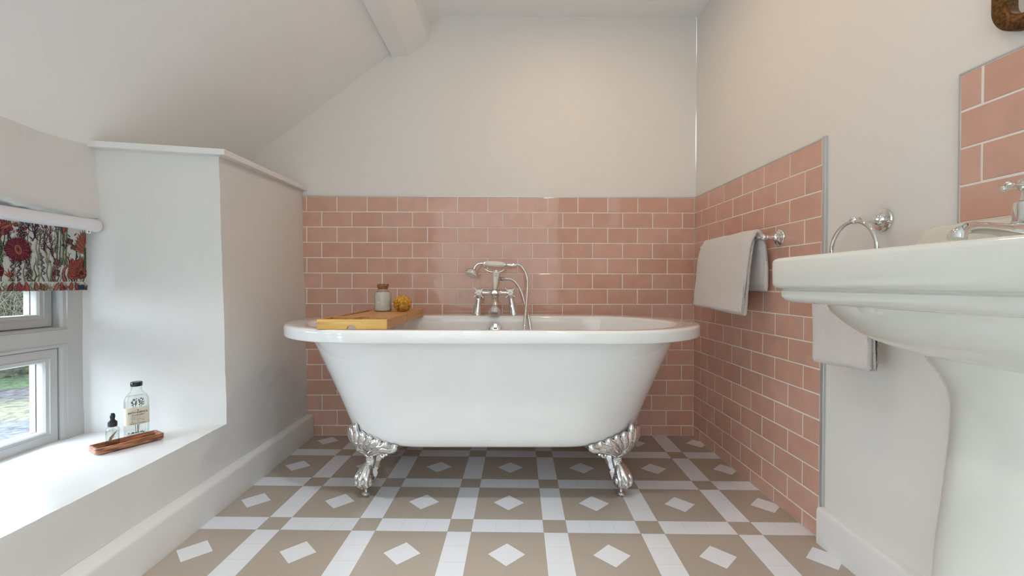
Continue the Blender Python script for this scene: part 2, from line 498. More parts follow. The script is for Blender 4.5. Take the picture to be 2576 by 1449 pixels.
# sills
def sillp(ya, yb, da, db):
    def f(a, b):
        x0 = xwl(SILL); ylo = ya - da * (1 - a); yhi = yb + db * (1 - a)
        return (x0 + (XWIN - x0) * a, ylo + (yhi - ylo) * b, SILL)
    patch(mb, f, 34, 120, 1, .006)
sillp(YW0, CY - .097, .05, .097); sillp(YV0, YV1, .02, .05)
# top caps of the boxed wall
patch(mb, lambda a, b: (xwl(BT) - .62 * a, CY + .006 + (WY - CY) * b, BT), 6, 8, 0, .0)
patch(mb, lambda a, b: (xwl(BT) - .62 * a, YV1 + (YW0 - YV1) * b, BT), 6, 8, 0, .0)
# wall over the window: leans and bulges, with a ragged lower arris
def headX(z, y): return -1.410 + max(0, (1.27 - z)) * .055 + noise.noise(Vector((y * 4, z * 5, 3))) * .006
def zlow(y): return .992 + .115 * min(.45, max(0, 1.483 - y)) + .011 * noise.noise(Vector((y * 12, 1, 0))) + .006 * noise.noise(Vector((y * 40, 1, 0))) + .002 * noise.noise(Vector((y * 120, 1, 0)))
nu, nv = 210, 22; vs = []; fs = []
ya, yb = YN - .01, 1.545
for i in range(nu + 1):
    y = ya + (yb - ya) * i / nu
    for j in range(nv + 1):
        t = j / nv
        if t < .68:
            z = 1.33 + (zlow(y) - 1.33) * (t / .68); x = headX(z, y)
        elif t < .74:
            s_ = (t - .68) / .06; z = zlow(y) - .005 * s_; x = headX(zlow(y), y) - .006 * s_ * s_
        else:
            s_ = (t - .74) / .26; z = zlow(y) - .005 - .010 * s_ + .004 * noise.noise(Vector((y * 7, s_ * 3, 0))); x = headX(zlow(y), y) - .006 - .10 * s_
        vs.append((x, y, z))
for i in range(nu):
    for j in range(nv): fs.append((i * (nv + 1) + j, (i + 1) * (nv + 1) + j, (i + 1) * (nv + 1) + j + 1, i * (nv + 1) + j + 1))
mb.add(vs, fs, 0, True)
# outer masonry shell around the window so that no light leaks in
mb.box((-1.62, YN - .05, -.1), (-1.54, YV0 + .01, 2.3)); mb.box((-1.62, YV1 - .01, -.1), (-1.54, YW0 - .02, 2.3)); mb.box((-1.62, 1.535, -.1), (-1.54, WY + .1, 2.3)); mb.box((-1.62, YN, -.1), (-1.54, WY, .225)); mb.box((-1.62, YN, 1.0), (-1.54, WY, 2.3))
struct(mb.build('wall_left', [MT['plaster'], MT['sillpaint']], sharp=60, recalc=False))

# capping board on the boxed wall
mb = MB()
A_ = (-1.0405 + .016, YB - .002, 1.264); 
zt = lambda y: 1.2525 + (y - 1.6) * .0165
cap = [(-1.022, YB - .002), (-1.012, 1.592), (-1.384, 1.500), (-1.50, 1.50), (-1.50, YB - .002)]
mb.rings([[(x, y, zt(y) - .021) for x, y in cap], [(x, y, zt(y)) for x, y in cap]], 0, True, True, True, False)
struct(mb.build('trim_3', MT['trimwhite'], bevel=.0018))

# ceiling: flat part, slope ------------------------------------------
mb = MB()
patch(mb, lambda a, b: (XL0 + .02 + (WX + .03 - XL0) * a, YN + (WY + .02 - YN) * b, ZC + .002), 26, 70, 0, .005)
def slf(a, b):
    x = -1.64 + (XL0 + .02 + 1.64) * a
    z = zslope(x) if x < XL0 - .03 else ZC - (XL0 + .02 - x) * .38 + .002
    if abs(a - 1) < 1e-6: z = ZC + .002
    return (x, YN + (WY + .02 - YN) * b, z)
patch(mb, slf, 50, 70, 0, .005)
struct(mb.build('ceiling', MT['ceilpaint'], sharp=0))

# beam (purlin) running toward the camera under the slope --------------
mb = MB(); rs = []
sec = [(-.592, 1.918), (-.508, 1.929), (-.409, 2.004), (-.395, 2.10), (-.40, 2.14), (-.60, 1.99)]
for k in range(41):
    y = WY + .002 - (WY - YN) * k / 40
    rs.append([tuple(Vector((x, y, z)) + Vector((noise.noise(Vector((x * 9, y * 2.5, z * 9))), 0, noise.noise(Vector((x * 9 + 5, y * 2.5, z * 9))))) * .009 * min(1, k / 2)) for x, z in sec])
mb.rings(rs, 0, True, True, True)
bo = mb.build('ceiling_beam', MT['ceilpaint'], sharp=25); struct(bo)

# wall behind the camera
mb = MB(); mb.box((-1.6, YN - .06, -.02), (WX + .06, YN, 2.3)); struct(mb.build('wall_front', MT['paint']))

# ---------------------------------------------------------------- window
def loops(mb, rects, mi=0, smooth=False):
    mb.rings([[(x, y0, z0), (x, y1, z0), (x, y1, z1), (x, y0, z1)] for (y0, y1, z0, z1, x) in rects], mi, True, False, False, smooth)


win = bpy.data.objects.new('window_1', None); COL.objects.link(win); win['kind'] = 'structure'; win.location = (-1.47, .9, SILL)
mf = MB(); cols = [(YW0 - .03, .60), (.60, 1.0), (1.0, 1.545), (YV0 - .02, -.60), (-.60, YV1 + .02)]
ZT = .5985
jamb = []
for ci, (c0, c1) in enumerate(cols):
    # openings: outer bead edges
    o1 = 1.469 if ci == 2 else c1 - (.058 if ci == 4 else .038)
    o0 = c0 + (.068 if ci == 0 else .058 if ci == 3 else .038)
    for up in (0, 1):
        z0c, z1c = (.215, ZT) if not up else (ZT, 1.02)
        zb0, zb1 = (.225, .577) if not up else (.6187, .985)
        fx = -1.446
        R_ = [(c0, c1, z0c, z1c, fx), (o0, o1, zb0, zb1, fx), (o0 + .0015, o1 - .0015, zb0 + .0015, zb1 - .0015, fx + .003), (o0 + .004, o1 - .004, zb0 + .004, zb1 - .004, fx + .003),
              (o0 + .0055, o1 - .0055, zb0 + .0055, zb1 - .0055, fx - .002), (o0 + .013, o1 - .013, zb0 + .011, zb1 - .011, fx - .0035), (o0 + .0185, o1 - .0185, zb0 + .0135, zb1 - .0115, fx - .010),
              (o0 + .0190, o1 - .0190, zb0 + .0138, zb1 - .0118, -1.545)]
        loops(mf, R_)
        jamb.append((o0 + .0192, o1 - .0192, zb0 + .014, zb1 - .012, up))
mf.build('window_frame', MT['frameshade'], win, sharp=30)
for y0, y1, z0, z1, up in jamb:
    ms = MB(); sx = -1.459 if not up else -1.476
    g = .0012; gy = .041; gt = .044; gb = .0435 if not up else .0405
    if not up: z0 = SILL - .002
    A = (y0 + g, y1 - g, z0 + g, z1 - g)
    in_ = (y0 + gy, y1 - gy, z0 + gb, z1 - gt)
    def off(r, d): return (r[0] + d, r[1] - d, r[2] + d, r[3] - d)
    st = off(in_, -.016)
    loops(ms, [(*A, sx - .05), (*A, sx - .002), (*off(A, .002), sx), (*st, sx), (*off(st, .001), sx + .0025), (*off(st, .003), sx + .0025), (*off(st, .0045), sx - .001),
               (*off(st, .012), sx - .003), (*off(st, .0155), sx - .009), (*in_, sx - .011), (*in_, sx - .05), (*A, sx - .05)])
    loops(ms, [(*off(in_, .0004), sx - .028), (*off(in_, .0009), sx - .0285), (*off(in_, .0009), sx - .0308), (*off(in_, .0004), sx - .0313)], 1)
    s_ = ms.build('sash', [MT['frameshade'], MT['black']], win, sharp=30)
    mp = MB(); mp.box((sx - .016, in_[0] - .004, in_[2] - .004), (sx - .012, in_[1] + .004, in_[3] + .004)); mp.build('pane', MT['pane'], s_)

# ---------------------------------------------------------------- roller blind
bx = -1.388
bl = thing('roller_blind', 'half-lowered roller blind with a red and green coral print over the left window', 'blind', (bx, .85, .96))
ty = 1.519; tz = .9665
mb = MB()
pr = [(.0, -.001), (.010, .0), (.0165, .003), (.0205, .009), (.022, .018), (.0212, .05), (.0205, .055), (.0205, 1.24), (.0215, 1.245), (.022, 1.262), (.019, 1.268), (0.001, 1.27)]
mb.lathe(pr, axisM((bx - .002, ty, tz), (0, -1, 0)), 36)
tubeo = mb.build('blind_cassette', MT['frost'], bl, sharp=50)
mb = MB(); mb.box((bx - .004, 1.464, tz - .0295), (bx + .010, 1.479, tz - .017), bev=.0015); mb.box((bx + .0095, 1.469, tz - .0255), (bx + .0105, 1.4725, tz - .0215), 1)
mb.build('bracket', [MT['frost'], MT['dark']], bl)
# printed cloth: a linen sheet with the printed motifs laid on it as a thin layer of ink
fx = bx + .004; FY1, FY0, FZ0, FZ1 = 1.4665, .27, .7505, .955
HEM = .777
cloth = MB()
cloth.box((fx - .0008, FY0, HEM), (fx, FY1, FZ1), 0)
names_ = list(FAB); FI = {k: i + 1 for i, k in enumerate(names_)}
LAY = [0]


def ink(poly, col, hem=False):
    LAY[0] = (LAY[0] + 1) % 900
    x = fx + .00012 + LAY[0] * .0000022
    pts = []
    poly = clipz(poly)
    if not poly or len(poly) < 3: return
    cloth.add([(x, y, z) for y, z in poly], [tuple(range(len(poly)))], FI[col], False)


ZR = [HEM, FZ1]


def clipz(poly):
    for ax, lim, sg in ((0, FY0, 1), (0, FY1, -1), (1, ZR[0], 1), (1, ZR[1], -1)):
        out = []
        for i in range(len(poly)):
            a, b = poly[i], poly[(i + 1) % len(poly)]; da, db = (a[ax] - lim) * sg, (b[ax] - lim) * sg
            if da >= 0: out.append(a)
            if (da > 0) != (db > 0) and abs(da - db) > 1e-12:
                t = da / (da - db); out.append((a[0] + (b[0] - a[0]) * t, a[1] + (b[1] - a[1]) * t))
        poly = out
        if len(poly) < 3: return None
    return poly


def stroke(pts, w0, w1, col, outline=None):
    if outline: stroke(pts, w0 + .0011, w1 + .0009, outline)
    n_ = len(pts)
    for i in range(n_ - 1):
        (a, b), (c, d) = pts[i], pts[i + 1]; L = math.hypot(c - a, d - b) or 1; nx_, nz_ = -(d - b) / L, (c - a) / L
        wa = w0 + (w1 - w0) * i / (n_ - 1); wb_ = w0 + (w1 - w0) * (i + 1) / (n_ - 1)
        ink([(a + nx_ * wa, b + nz_ * wa), (a - nx_ * wa, b - nz_ * wa), (c - nx_ * wb_, d - nz_ * wb_), (c + nx_ * wb_, d + nz_ * wb_)], col)


def oval(cy, cz, a, b, ang, col, n_=22):
    ink([(cy + a * math.cos(t) * math.cos(ang) - b * math.sin(t) * math.sin(ang), cz + a * math.cos(t) * math.sin(ang) + b * math.sin(t) * math.cos(ang)) for t in [2 * PI * k / n_ for k in range(n_)]], col)


def leaf(y, z, ang, L, w, col, out='maroon', vein='cream'):
    pts = []
    for k in range(9):
        t = k / 8; pts.append((t * L, w * math.sin(PI * t ** .7)))
    full = pts + [(a, -b) for a, b in pts[::-1][1:-1]]
    tr_ = lambda a, b: (y + a * math.cos(ang) - b * math.sin(ang), z + a * math.sin(ang) + b * math.cos(ang))
    ink([tr_(a * 1.06 - .0006, b * 1.25) for a, b in full], out); ink([tr_(a, b) for a, b in full], col)
    if vein: stroke([tr_(.1 * L, 0), tr_(.85 * L, 0)], .00025, .0001, vein)


def anemone(y, z, r, c1='rose', c2='maroon', tilt=1.9):
    oval(y, z, r * .80, r * .80, 0, c2, 30)
    for k in range(64):
        a = 2 * PI * k / 64 + R.uniform(-.04, .04); rr = r * R.uniform(.82, 1.05)
        ink([(y + .3 * r * math.cos(a - .14), z + .3 * r * math.sin(a - .14)), (y + .8 * rr * math.cos(a - .035), z + .8 * rr * math.sin(a - .035)), (y + rr * math.cos(a), z + rr * math.sin(a)), (y + .8 * rr * math.cos(a + .035), z + .8 * rr * math.sin(a + .035)), (y + .3 * r * math.cos(a + .14), z + .3 * r * math.sin(a + .14))], c1 if k % 2 else c2)
    for k in range(40):
        a = 2 * PI * k / 40; rr = r * R.uniform(.6, .72)
        ink([(y + .2 * r * math.cos(a - .1), z + .2 * r * math.sin(a - .1)), (y + rr * math.cos(a), z + rr * math.sin(a)), (y + .2 * r * math.cos(a + .1), z + .2 * r * math.sin(a + .1))], c2 if k % 2 else c1)
    oval(y, z, r * .40, r * .25, tilt, 'maroon'); oval(y, z, r * .36, r * .22, tilt, 'orange'); oval(y, z, r * .26, r * .14, tilt, 'maroon'); oval(y, z, r * .22, r * .105, tilt, 'orange')
    oval(y, z, r * .17, r * .07, tilt, 'maroon')


def coral(y, z, ang, L, w, col, depth, out=None):
    mid = (y + L * .5 * math.cos(ang + .15), z + L * .5 * math.sin(ang + .15)); e = (y + L * math.cos(ang), z + L * math.sin(ang))
    stroke([(y, z), mid, e], w, w * .75, col, out)
    if depth > 0:
        coral(*mid, ang + R.uniform(.5, .8) * R.choice((1, -1)), L * .55, w * .65, col, depth - 1, out)
        coral(*e, ang + R.uniform(.25, .55), L * .72, w * .75, col, depth - 1, out); coral(*e, ang - R.uniform(.25, .55), L * .72, w * .75, col, depth - 1, out)
    else: oval(e[0], e[1], w * 1.3, w * 1.3, 0, col, 8)


def weed(y, z, H, col, c2, lean=0):
    pts = [(y + .003 * math.sin(k * .9 + y * 90) + lean * k / 12, z + H * k / 12) for k in range(13)]
    stroke(pts, .0016, .0005, col); stroke([(a + .0004, b) for a, b in pts], .0005, .0002, c2)
    for k in range(2, 12):
        a, b = pts[k]; oval(a + .0019 * (1 if k % 2 else -1), b, .0009, .0005, .6, col, 6)


def blob(y, z, r, c='orange'):
    oval(y, z, r, r, 0, 'purple', 14); oval(y, z, r * .78, r * .78, 0, c, 12)
    for k in range(5): oval(y + r * .4 * math.cos(k * 1.26), z + r * .4 * math.sin(k * 1.26), r * .14, r * .14, 0, 'maroon', 6)


def clover(y, z, r):
    for a in (0, PI / 2, PI, 3 * PI / 2): oval(y + r * .5 * math.cos(a + .5), z + r * .5 * math.sin(a + .5), r * .62, r * .5, a + .5, 'teal', 14)
    for a in (0, PI / 2, PI, 3 * PI / 2):
        oval(y + r * .48 * math.cos(a + .5), z + r * .48 * math.sin(a + .5), r * .46, r * .34, a + .5, 'brown', 12); stroke([(y, z), (y + r * .8 * math.cos(a + .5), z + r * .8 * math.sin(a + .5))], r * .06, r * .03, 'coral')


def chain(y, z, H, lean=0):
    k = 0; zz = z
    while zz < z + H:
        yy = y + .0045 * math.sin(k * 1.7) + lean * (zz - z); oval(yy, zz, .0030, .0021, k * 1.1, 'navy', 10); oval(yy, zz, .0019, .0011, k * 1.1, 'cream', 8); stroke([(yy, zz), (y + .0045 * math.sin((k + 1) * 1.7) + lean * (zz + .0042 - z), zz + .0042)], .0009, .0009, 'navy'); zz += .0042; k += 1


def fan(y, z, L, a0, a1, nn, c1, c2):
    for k in range(nn):
        a = a0 + (a1 - a0) * k / (nn - 1); leaf(y, z, a, L * R.uniform(.85, 1), L * .07, c1 if k % 2 else c2, 'maroon', None)


def frond(y, z, H, lean, c='coral'):
    for k in range(7):
        t = .12 + k / 8; yy, zz = y + lean * t, z + H * t; L = .024 * (1.15 - t * .55)
        for sg in (1, -1):
            a = PI / 2 + sg * (.95 - .35 * t) - lean * 8 * .3; leaf(yy, zz, a, L, L * .25, c, 'maroon', None); stroke([(yy, zz), (yy + L * .7 * math.cos(a), zz + L * .7 * math.sin(a))], .0003, .0002, 'maroon')
    leaf(y + lean * .85, z + H * .85, PI / 2, .020, .005, c, 'maroon', None); stroke([(y, z), (y + lean, z + H)], .0009, .0004, 'maroon')


def bead_branch(y, z, ang, L, depth, col='maroon'):
    coral(y, z, ang, L, .0013, col, depth)
    for k in range(int(L * 900)):
        t = R.random(); oval(y + L * t * math.cos(ang) + R.uniform(-.0025, .0025), z + L * t * math.sin(ang) + R.uniform(-.0025, .0025), .0007, .0007, 0, col, 6)


def motif(dy):
    """one repeat, written in blind coordinates: y 1.225..1.467, z .777..0.95"""
    D = dy
    for k in range(44): weed(1.225 + k * .0056 + D + R.uniform(-.002, .002), .775 + R.choice((0, 0, .05, .09)), R.uniform(.05, .12), R.choice(['green', 'lime', 'green', 'purple']), R.choice(['lime', 'cream', 'green']), R.uniform(-.01, .012))
    for k in range(34): bead_branch(1.228 + R.random() * .235 + D, .78 + R.random() * .16, PI / 2 + R.uniform(-.6, .6), R.uniform(.010, .022), 2, R.choice(('purple', 'maroon', 'navy', 'green', 'maroon')))
    for k in range(26):
        y_, z_ = 1.228 + R.random() * .235 + D, .78 + R.random() * .165; leaf(y_, z_, R.uniform(.6, 2.5), R.uniform(.008, .014), .0016, R.choice(('rose', 'brown', 'orange', 'green')), 'purple', None)
    for y_, z_, h_ in ((1.248, .777, .07), (1.265, .780, .07), (1.300, .777, .085), (1.285, .86, .09), (1.262, .91, .04), (1.333, .80, .06), (1.29, .775, .06)): chain(y_ + D, z_, h_, R.uniform(-.2, .3))
    coral(1.365 + D, .845, PI / 2 + .25, .030, .0016, 'maroon', 3); coral(1.335 + D, .87, PI / 2 - .2, .034, .0015, 'purple', 3); coral(1.318 + D, .90, PI / 2 + .5, .026, .0014, 'navy', 3)
    coral(1.392 + D, .90, PI / 2, .022, .0013, 'maroon', 2); coral(1.442 + D, .79, PI / 2 + .2, .022, .0014, 'purple', 3)
    for y_, z_ in ((1.247, .925), (1.259, .938), (1.282, .930), (1.284, .914), (1.268, .921)): blob(y_ + D, z_, .0062, 'coral')
    fan(1.232 + D, .905, .045, PI / 2 - .5, PI / 2 + .6, 9, 'rose', 'coral')
    leaf(1.30 + D, .80, PI / 2 + .3, .02, .003, 'green'); 
    for k in range(4): stroke([(1.372 + k * .009 + D, .83), (1.375 + k * .009 + D, .90), (1.378 + k * .009 + D, .955)], .0012, .0006, 'lime', 'green')
    for k in range(15):
        a = PI / 2 + 1.35 - k * .17; leaf(1.463 + D, .872 + .0035 * k, a, .050 - abs(k - 6) * .002, .0042, 'coral' if k % 2 else 'orange', 'purple', None)
    for k in range(9): oval(1.462 + .002 * (k % 2) + D, .885 - k * .0075, .0062, .0045, .8, 'green', 8); oval(1.462 + .002 * (k % 2) + D, .885 - k * .0075, .0025, .0012, .8, 'lime', 6)
    leaf(1.395 + D, .955, -PI / 2 - .1, .03, .005, 'coral')
    frond(1.425 + D, .780, .062, -.004); frond(1.428 + D, .79, .055, .022)
    for y_, z_, a_ in ((1.366, .777, .25), (1.398, .778, .1)):
        stroke([(y_ + D, z_), (y_ - .008 + D, z_ + .02), (y_ - .004 + D, z_ + .038), (y_ + .008 + D, z_ + .052)], .0045, .0018, 'rose', 'maroon'); stroke([(y_ + D, z_), (y_ - .008 + D, z_ + .02), (y_ - .004 + D, z_ + .038), (y_ + .006 + D, z_ + .049)], .0005, .0003, 'cream')
    clover(1.372 + D, .838, .011); clover(1.370 + D, .806, .011); clover(1.413 + D, .905, .010); clover(1.424 + D, .888, .0095); blob(1.392 + D, .892, .005, 'green')
    anemone(1.264 + D, .868, .040); anemone(1.450 + D, .807, .024, 'orange', 'maroon', 2.4)
    fan(1.245 + D, .79, .026, 0.6, 2.6, 6, 'coral', 'orange')


ZR[:] = [HEM + .0006, FZ1]
for rep in range(5): motif(-.242 * rep)
# hem pocket, a little proud of the cloth
cloth.box((fx - .003, FY0, FZ0), (fx + .003, FY1, HEM + .001), 0)
fx += .003; ZR[:] = [FZ0 + .0004, HEM]
for rep in range(5):
    D = -.242 * rep
    for k in range(40): weed(1.225 + k * .0062 + D, .745, R.uniform(.02, .034), R.choice(['green', 'purple', 'lime', 'maroon']), 'cream', R.uniform(-.01, .01))
    for k in range(10): leaf(1.236 + k * .025 + D, .748, PI / 2 + R.uniform(-.7, .7), .032, .0055, R.choice(['coral', 'rose', 'orange', 'brown']))
    fan(1.268 + D, .752, .022, .3, 2.8, 8, 'rose', 'coral'); fan(1.33 + D, .752, .024, .4, 2.7, 9, 'ochre', 'brown')
    for k in range(10): oval(1.437 + (k % 5) * .004 + D, .757 + (k // 5) * .007, .005, .004, k, 'teal', 9)
    fan(1.39 + D, .752, .02, .8, 2.2, 4, 'rose', 'maroon')
fx -= .003
cloth.build('printed_cloth', [MT['fabric']] + [FAB[k] for k in names_], bl, sharp=0, recalc=False)

# ---------------------------------------------------------------- bath
CX, CYB = -.058, 1.82
def stad(cx, cy, s, r, z, n_=30, ns=10):
    pts = []
    for k in range(n_ + 1): a = -PI / 2 + PI * k / n_; pts.append((cx + s + r * math.cos(a), cy + r * math.sin(a), z))
    for k in range(1, ns): pts.append((cx + s - 2 * s * k / ns, cy + r, z))
    for k in range(n_ + 1): a = PI / 2 + PI * k / n_; pts.append((cx - s + r * math.cos(a), cy + r * math.sin(a), z))
    for k in range(1, ns): pts.append((cx - s + 2 * s * k / ns, cy - r, z))
    return pts


ZRIM = .6265
bath = thing('freestanding_bath', 'white roll-top bath on chrome claw feet in front of pink tiles', 'bath', (CX, CYB, 0))
mb = MB()
ZU = ZRIM - .043
rim = [(.20 + .2, .30, ZU, 0), (.397, .409, ZU, 1), (.397, .4135, ZU + .0015, 1), (.397, .415, ZU + .006, 1), (.397, .415, ZRIM - .011, 1), (.397, .4138, ZRIM - .0055, 1), (.397, .4105, ZRIM - .0018, 1), (.397, .405, ZRIM, 1),
       (.400, .309, ZRIM, 0), (.400, .3035, ZRIM - .0015, 0), (.400, .300, ZRIM - .006, 0), (.400, .2985, ZRIM - .014, 0)]
IY = 1.752
rs = []
for s_, r_2, z, o in rim: rs.append(stad(CX, CYB if o else IY, s_, r_2, z))
mb.rings(rs); mb.build('rim', MT['acrylic'], bath, sharp=60)
mb = MB(); rs = [stad(CX + .002, CYB - .008, .395, .33, ZU + .001), stad(CX, CYB, .361, .355, ZU + .0005)]
prof = [(.575, .3605, .3545), (.50, .336, .3445), (.42, .310, .334), (.34, .285, .323), (.28, .270, .3135), (.25, .263, .309), (.232, .259, .3045), (.219, .252, .297), (.210, .243, .286), (.2045, .228, .268), (.2015, .205, .24), (.2005, .17, .20), (.200, .08, .08)]
for z, s_, r_2 in prof: rs.append(stad(CX + .003, CYB, s_, r_2, z))
mb.rings(rs, cap1=True); mb.build('tub_shell', MT['acrylic'], bath, sharp=50)
mb = MB(); rs = []
for z, s_, r_2, cy in [(ZRIM - .012, .4005, .2990, IY), (.56, .385, .290, 1.757), (.48, .355, .277, 1.77), (.38, .325, .265, 1.79), (.30, .295, .25, 1.80), (.26, .27, .23, 1.805), (.238, .24, .20, 1.81), (.226, .20, .15, 1.81), (.223, .10, .05, 1.81)]:
    rs.append(stad(CX, cy, s_, r_2, z))
mb.rings(rs, cap1=True); mb.build('tub_interior', MT['acrylic'], bath, sharp=50)
# overflow on the rear inner wall
mb = MB(); oc = P(1246, 831, Y=2.03)
Mo = axisM((oc.x, 2.036, oc.z), (0, -1, .15))
mb.lathe([(.031, -.006), (.031, .004), (.029, .007), (.020, .010), (.006, .011), (.001, .011)], Mo, 40)
mb.box((-.008, .004, .008), (.008, .031, .0125), 0, Mo, .001)
mb.build('overflow', MT['chrome'], bath)
mb = MB(); mb.lathe([(.03, 0), (.03, .004), (.024, .006), (.001, .006)], Matrix.Translation((CX, 1.81, .222)), 32); mb.build('plug', MT['chrome'], bath)

# claw foot, local frame: +x outward from the corner of the tub
def leg_mesh():
    L = MB()
    # levelling foot and post
    L.lathe([(.001, 0), (.014, 0), (.0165, .003), (.0165, .008), (.013, .012), (.0055, .0145), (.0045, .018), (.0045, .034)], Matrix.Translation((.284, 0, 0)), 28)
    # ball
    L.sphere((.284, 0, .056), .0305, 0, 28, None, (1, 1.06, .98))
    # cabriole core
    path = [(.284, 0, .062), (.286, 0, .080), (.277, 0, .098), (.266, 0, .115), (.262, 0, .132), (.266, 0, .150), (.278, 0, .170), (.292, 0, .190), (.306, 0, .215)]
    L.tube(spline(path, 40), lerpl([.027, .029, .021, .0165, .0165, .022, .030, .034, .026], 40), 28, up=(0, 1, 0))
    # toes gripping the ball
    for k, a in enumerate((-62, -22, 22, 62)):
        t = math.radians(a); c, s = math.cos(t), math.sin(t)
        pts = [(.270 + .014 * c, .016 * s, .112), (.276 + .024 * c, .026 * s, .094), (.283 + .0325 * c, .0335 * s, .074), (.284 + .0345 * c, .036 * s, .058), (.284 + .030 * c, .0315 * s, .043), (.284 + .021 * c, .022 * s, .033)]
        L.tube(spline(pts, 22), lerpl([.006, .0085, .0085, .0095, .0075, .0098, .006, .0022], 22), 14)
    # beaded ankle
    for iz in range(8):
        z = .107 + iz * .0068
        for ia in range(-3, 4):
            t = math.radians(ia * 17); r = .0170 + (.0012 if iz in (0, 7) else 0) + max(0, (iz - 5)) * .0022
            L.sphere((.263 + r * math.cos(t) + max(0, iz - 5) * .002, r * math.sin(t), z), .0030, 0, 8)
    # flat web to the underside of the tub, with a square heel
    web = [(.262, .072), (.240, .090), (.236, .108), (.226, .125), (.204, .150), (.182, .203), (.298, .203), (.285, .165), (.262, .140), (.262, .11), (.275, .085)]
    L.prism(web, -.0105, .0105, 'y'); L.prism([(.284, .046), (.258, .052), (.246, .078), (.256, .098), (.275, .10)], -.017, .017, 'y')
    # saddle plate hugging the corner of the tub
    rs = []
    for k in range(25):
        u = -1 + 2 * k / 24; a = u * math.radians(31); zt_ = .246 - .030 * abs(u) ** 1.4; zb_ = .158 + .034 * abs(u) ** 1.2; rr = []
        for j in range(9):
            t = j / 8; z = zb_ + (zt_ - zb_) * t; rad = .273 + .047 * (t ** .7) - .017 * abs(u)
            rr.append((rad * math.cos(a), rad * math.sin(a), z))
        for j in range(8, -1, -1):
            t = j / 8; z = zb_ + (zt_ - zb_) * t; rad = .250 + .046 * (t ** .8) - .017 * abs(u)
            rr.append((rad * math.cos(a), rad * math.sin(a), z))
        rs.append(rr)
    L.rings(rs, 0, True, True, True)
    # acanthus lobes fanning over the saddle
    for k in range(-5, 6):
        u = k / 5; a = math.radians(30 * u); zt_ = .252 - .034 * abs(u) ** 1.35; c = math.cos
        pol = lambda ang, rad, z: (rad * math.cos(ang), rad * math.sin(ang), z)
        pts = [pol(a * .06, .288, .158 + .004 * abs(k)), pol(a * .38, .303 - .006 * abs(u), .176 + .006 * (1 - abs(u))), pol(a * .74, .317 - .013 * abs(u), .198 + .013 * (1 - abs(u))),
               pol(a * .97, .319 - .018 * abs(u), zt_ - .014), pol(a * 1.02, .320 - .019 * abs(u), zt_ - .004), pol(a * 1.03, .318 - .019 * abs(u), zt_ + .001)]
        w = 1.0 if k % 2 else .84
        L.tube(spline(pts, 24), [x * w for x in lerpl([.008, .0115, .0150, .0168, .0155, .0125, .007], 24)], 14)
    # centre ear and side volutes
    L.tube(spline([(.318, 0, .235), (.325, 0, .254), (.324, .002, .267), (.317, .002, .271)], 14), lerpl([.012, .012, .010, .004], 14), 12)
    for sg in (1, -1):
        vol = []
        for k in range(30):
            t = k / 29; a = t * 2.2 * PI; r = .016 * (1 - t * .75); ang = sg * math.radians(21)
            cy, cz = r * math.cos(a) * sg, .176 + r * math.sin(a)
            rad = .298; vol.append((rad * math.cos(ang) - math.sin(ang) * cy, rad * math.sin(ang) + math.cos(ang) * cy, cz))
        L.tube(vol, lerpl([.006, .0065, .006, .005, .003], 30), 10)
        L.tube(spline([(.285, sg * .004, .165), (.292, sg * .03, .163), (.293, sg * .062, .170), (.288, sg * .098, .187), (.28, sg * .135, .196)], 20), lerpl([.006, .008, .009, .008, .004], 20), 10)
        for q in range(3):
            L.tube(spline([(.283 + q * .004, sg * (.006 + q * .006), .160 + q * .008), (.300 + q * .002, sg * (.036 + q * .006), .182 + q * .007), (.306, sg * (.075 + q * .004), .199 + q * .004), (.296, sg * (.118), .203)], 20), lerpl([.003, .0045, .0045, .002], 20), 8)
    return L


LM = leg_mesh().build('foot', MT['chrome'], sharp=40)
ca_, sa_ = math.cos(math.radians(46)), math.sin(math.radians(46))
corners = [(-.322, CYB + .008, math.atan2(-sa_, -ca_)), (.218, CYB + .008, math.atan2(-sa_, ca_)), (-.322, CYB - .008, math.atan2(sa_, -ca_)), (.218, CYB - .008, math.atan2(sa_, ca_))]
for i, (x, y, a) in enumerate(corners):
    o = LM if i == 0 else LM.copy()
    if i: COL.objects.link(o)
    o.parent = bath; o.matrix_parent_inverse = Matrix.Identity(4); o.location = Vector((x, y, 0)) - Vector(bath.location); o.rotation_euler = (0, 0, a)
    o['label'] = 'chrome claw foot'

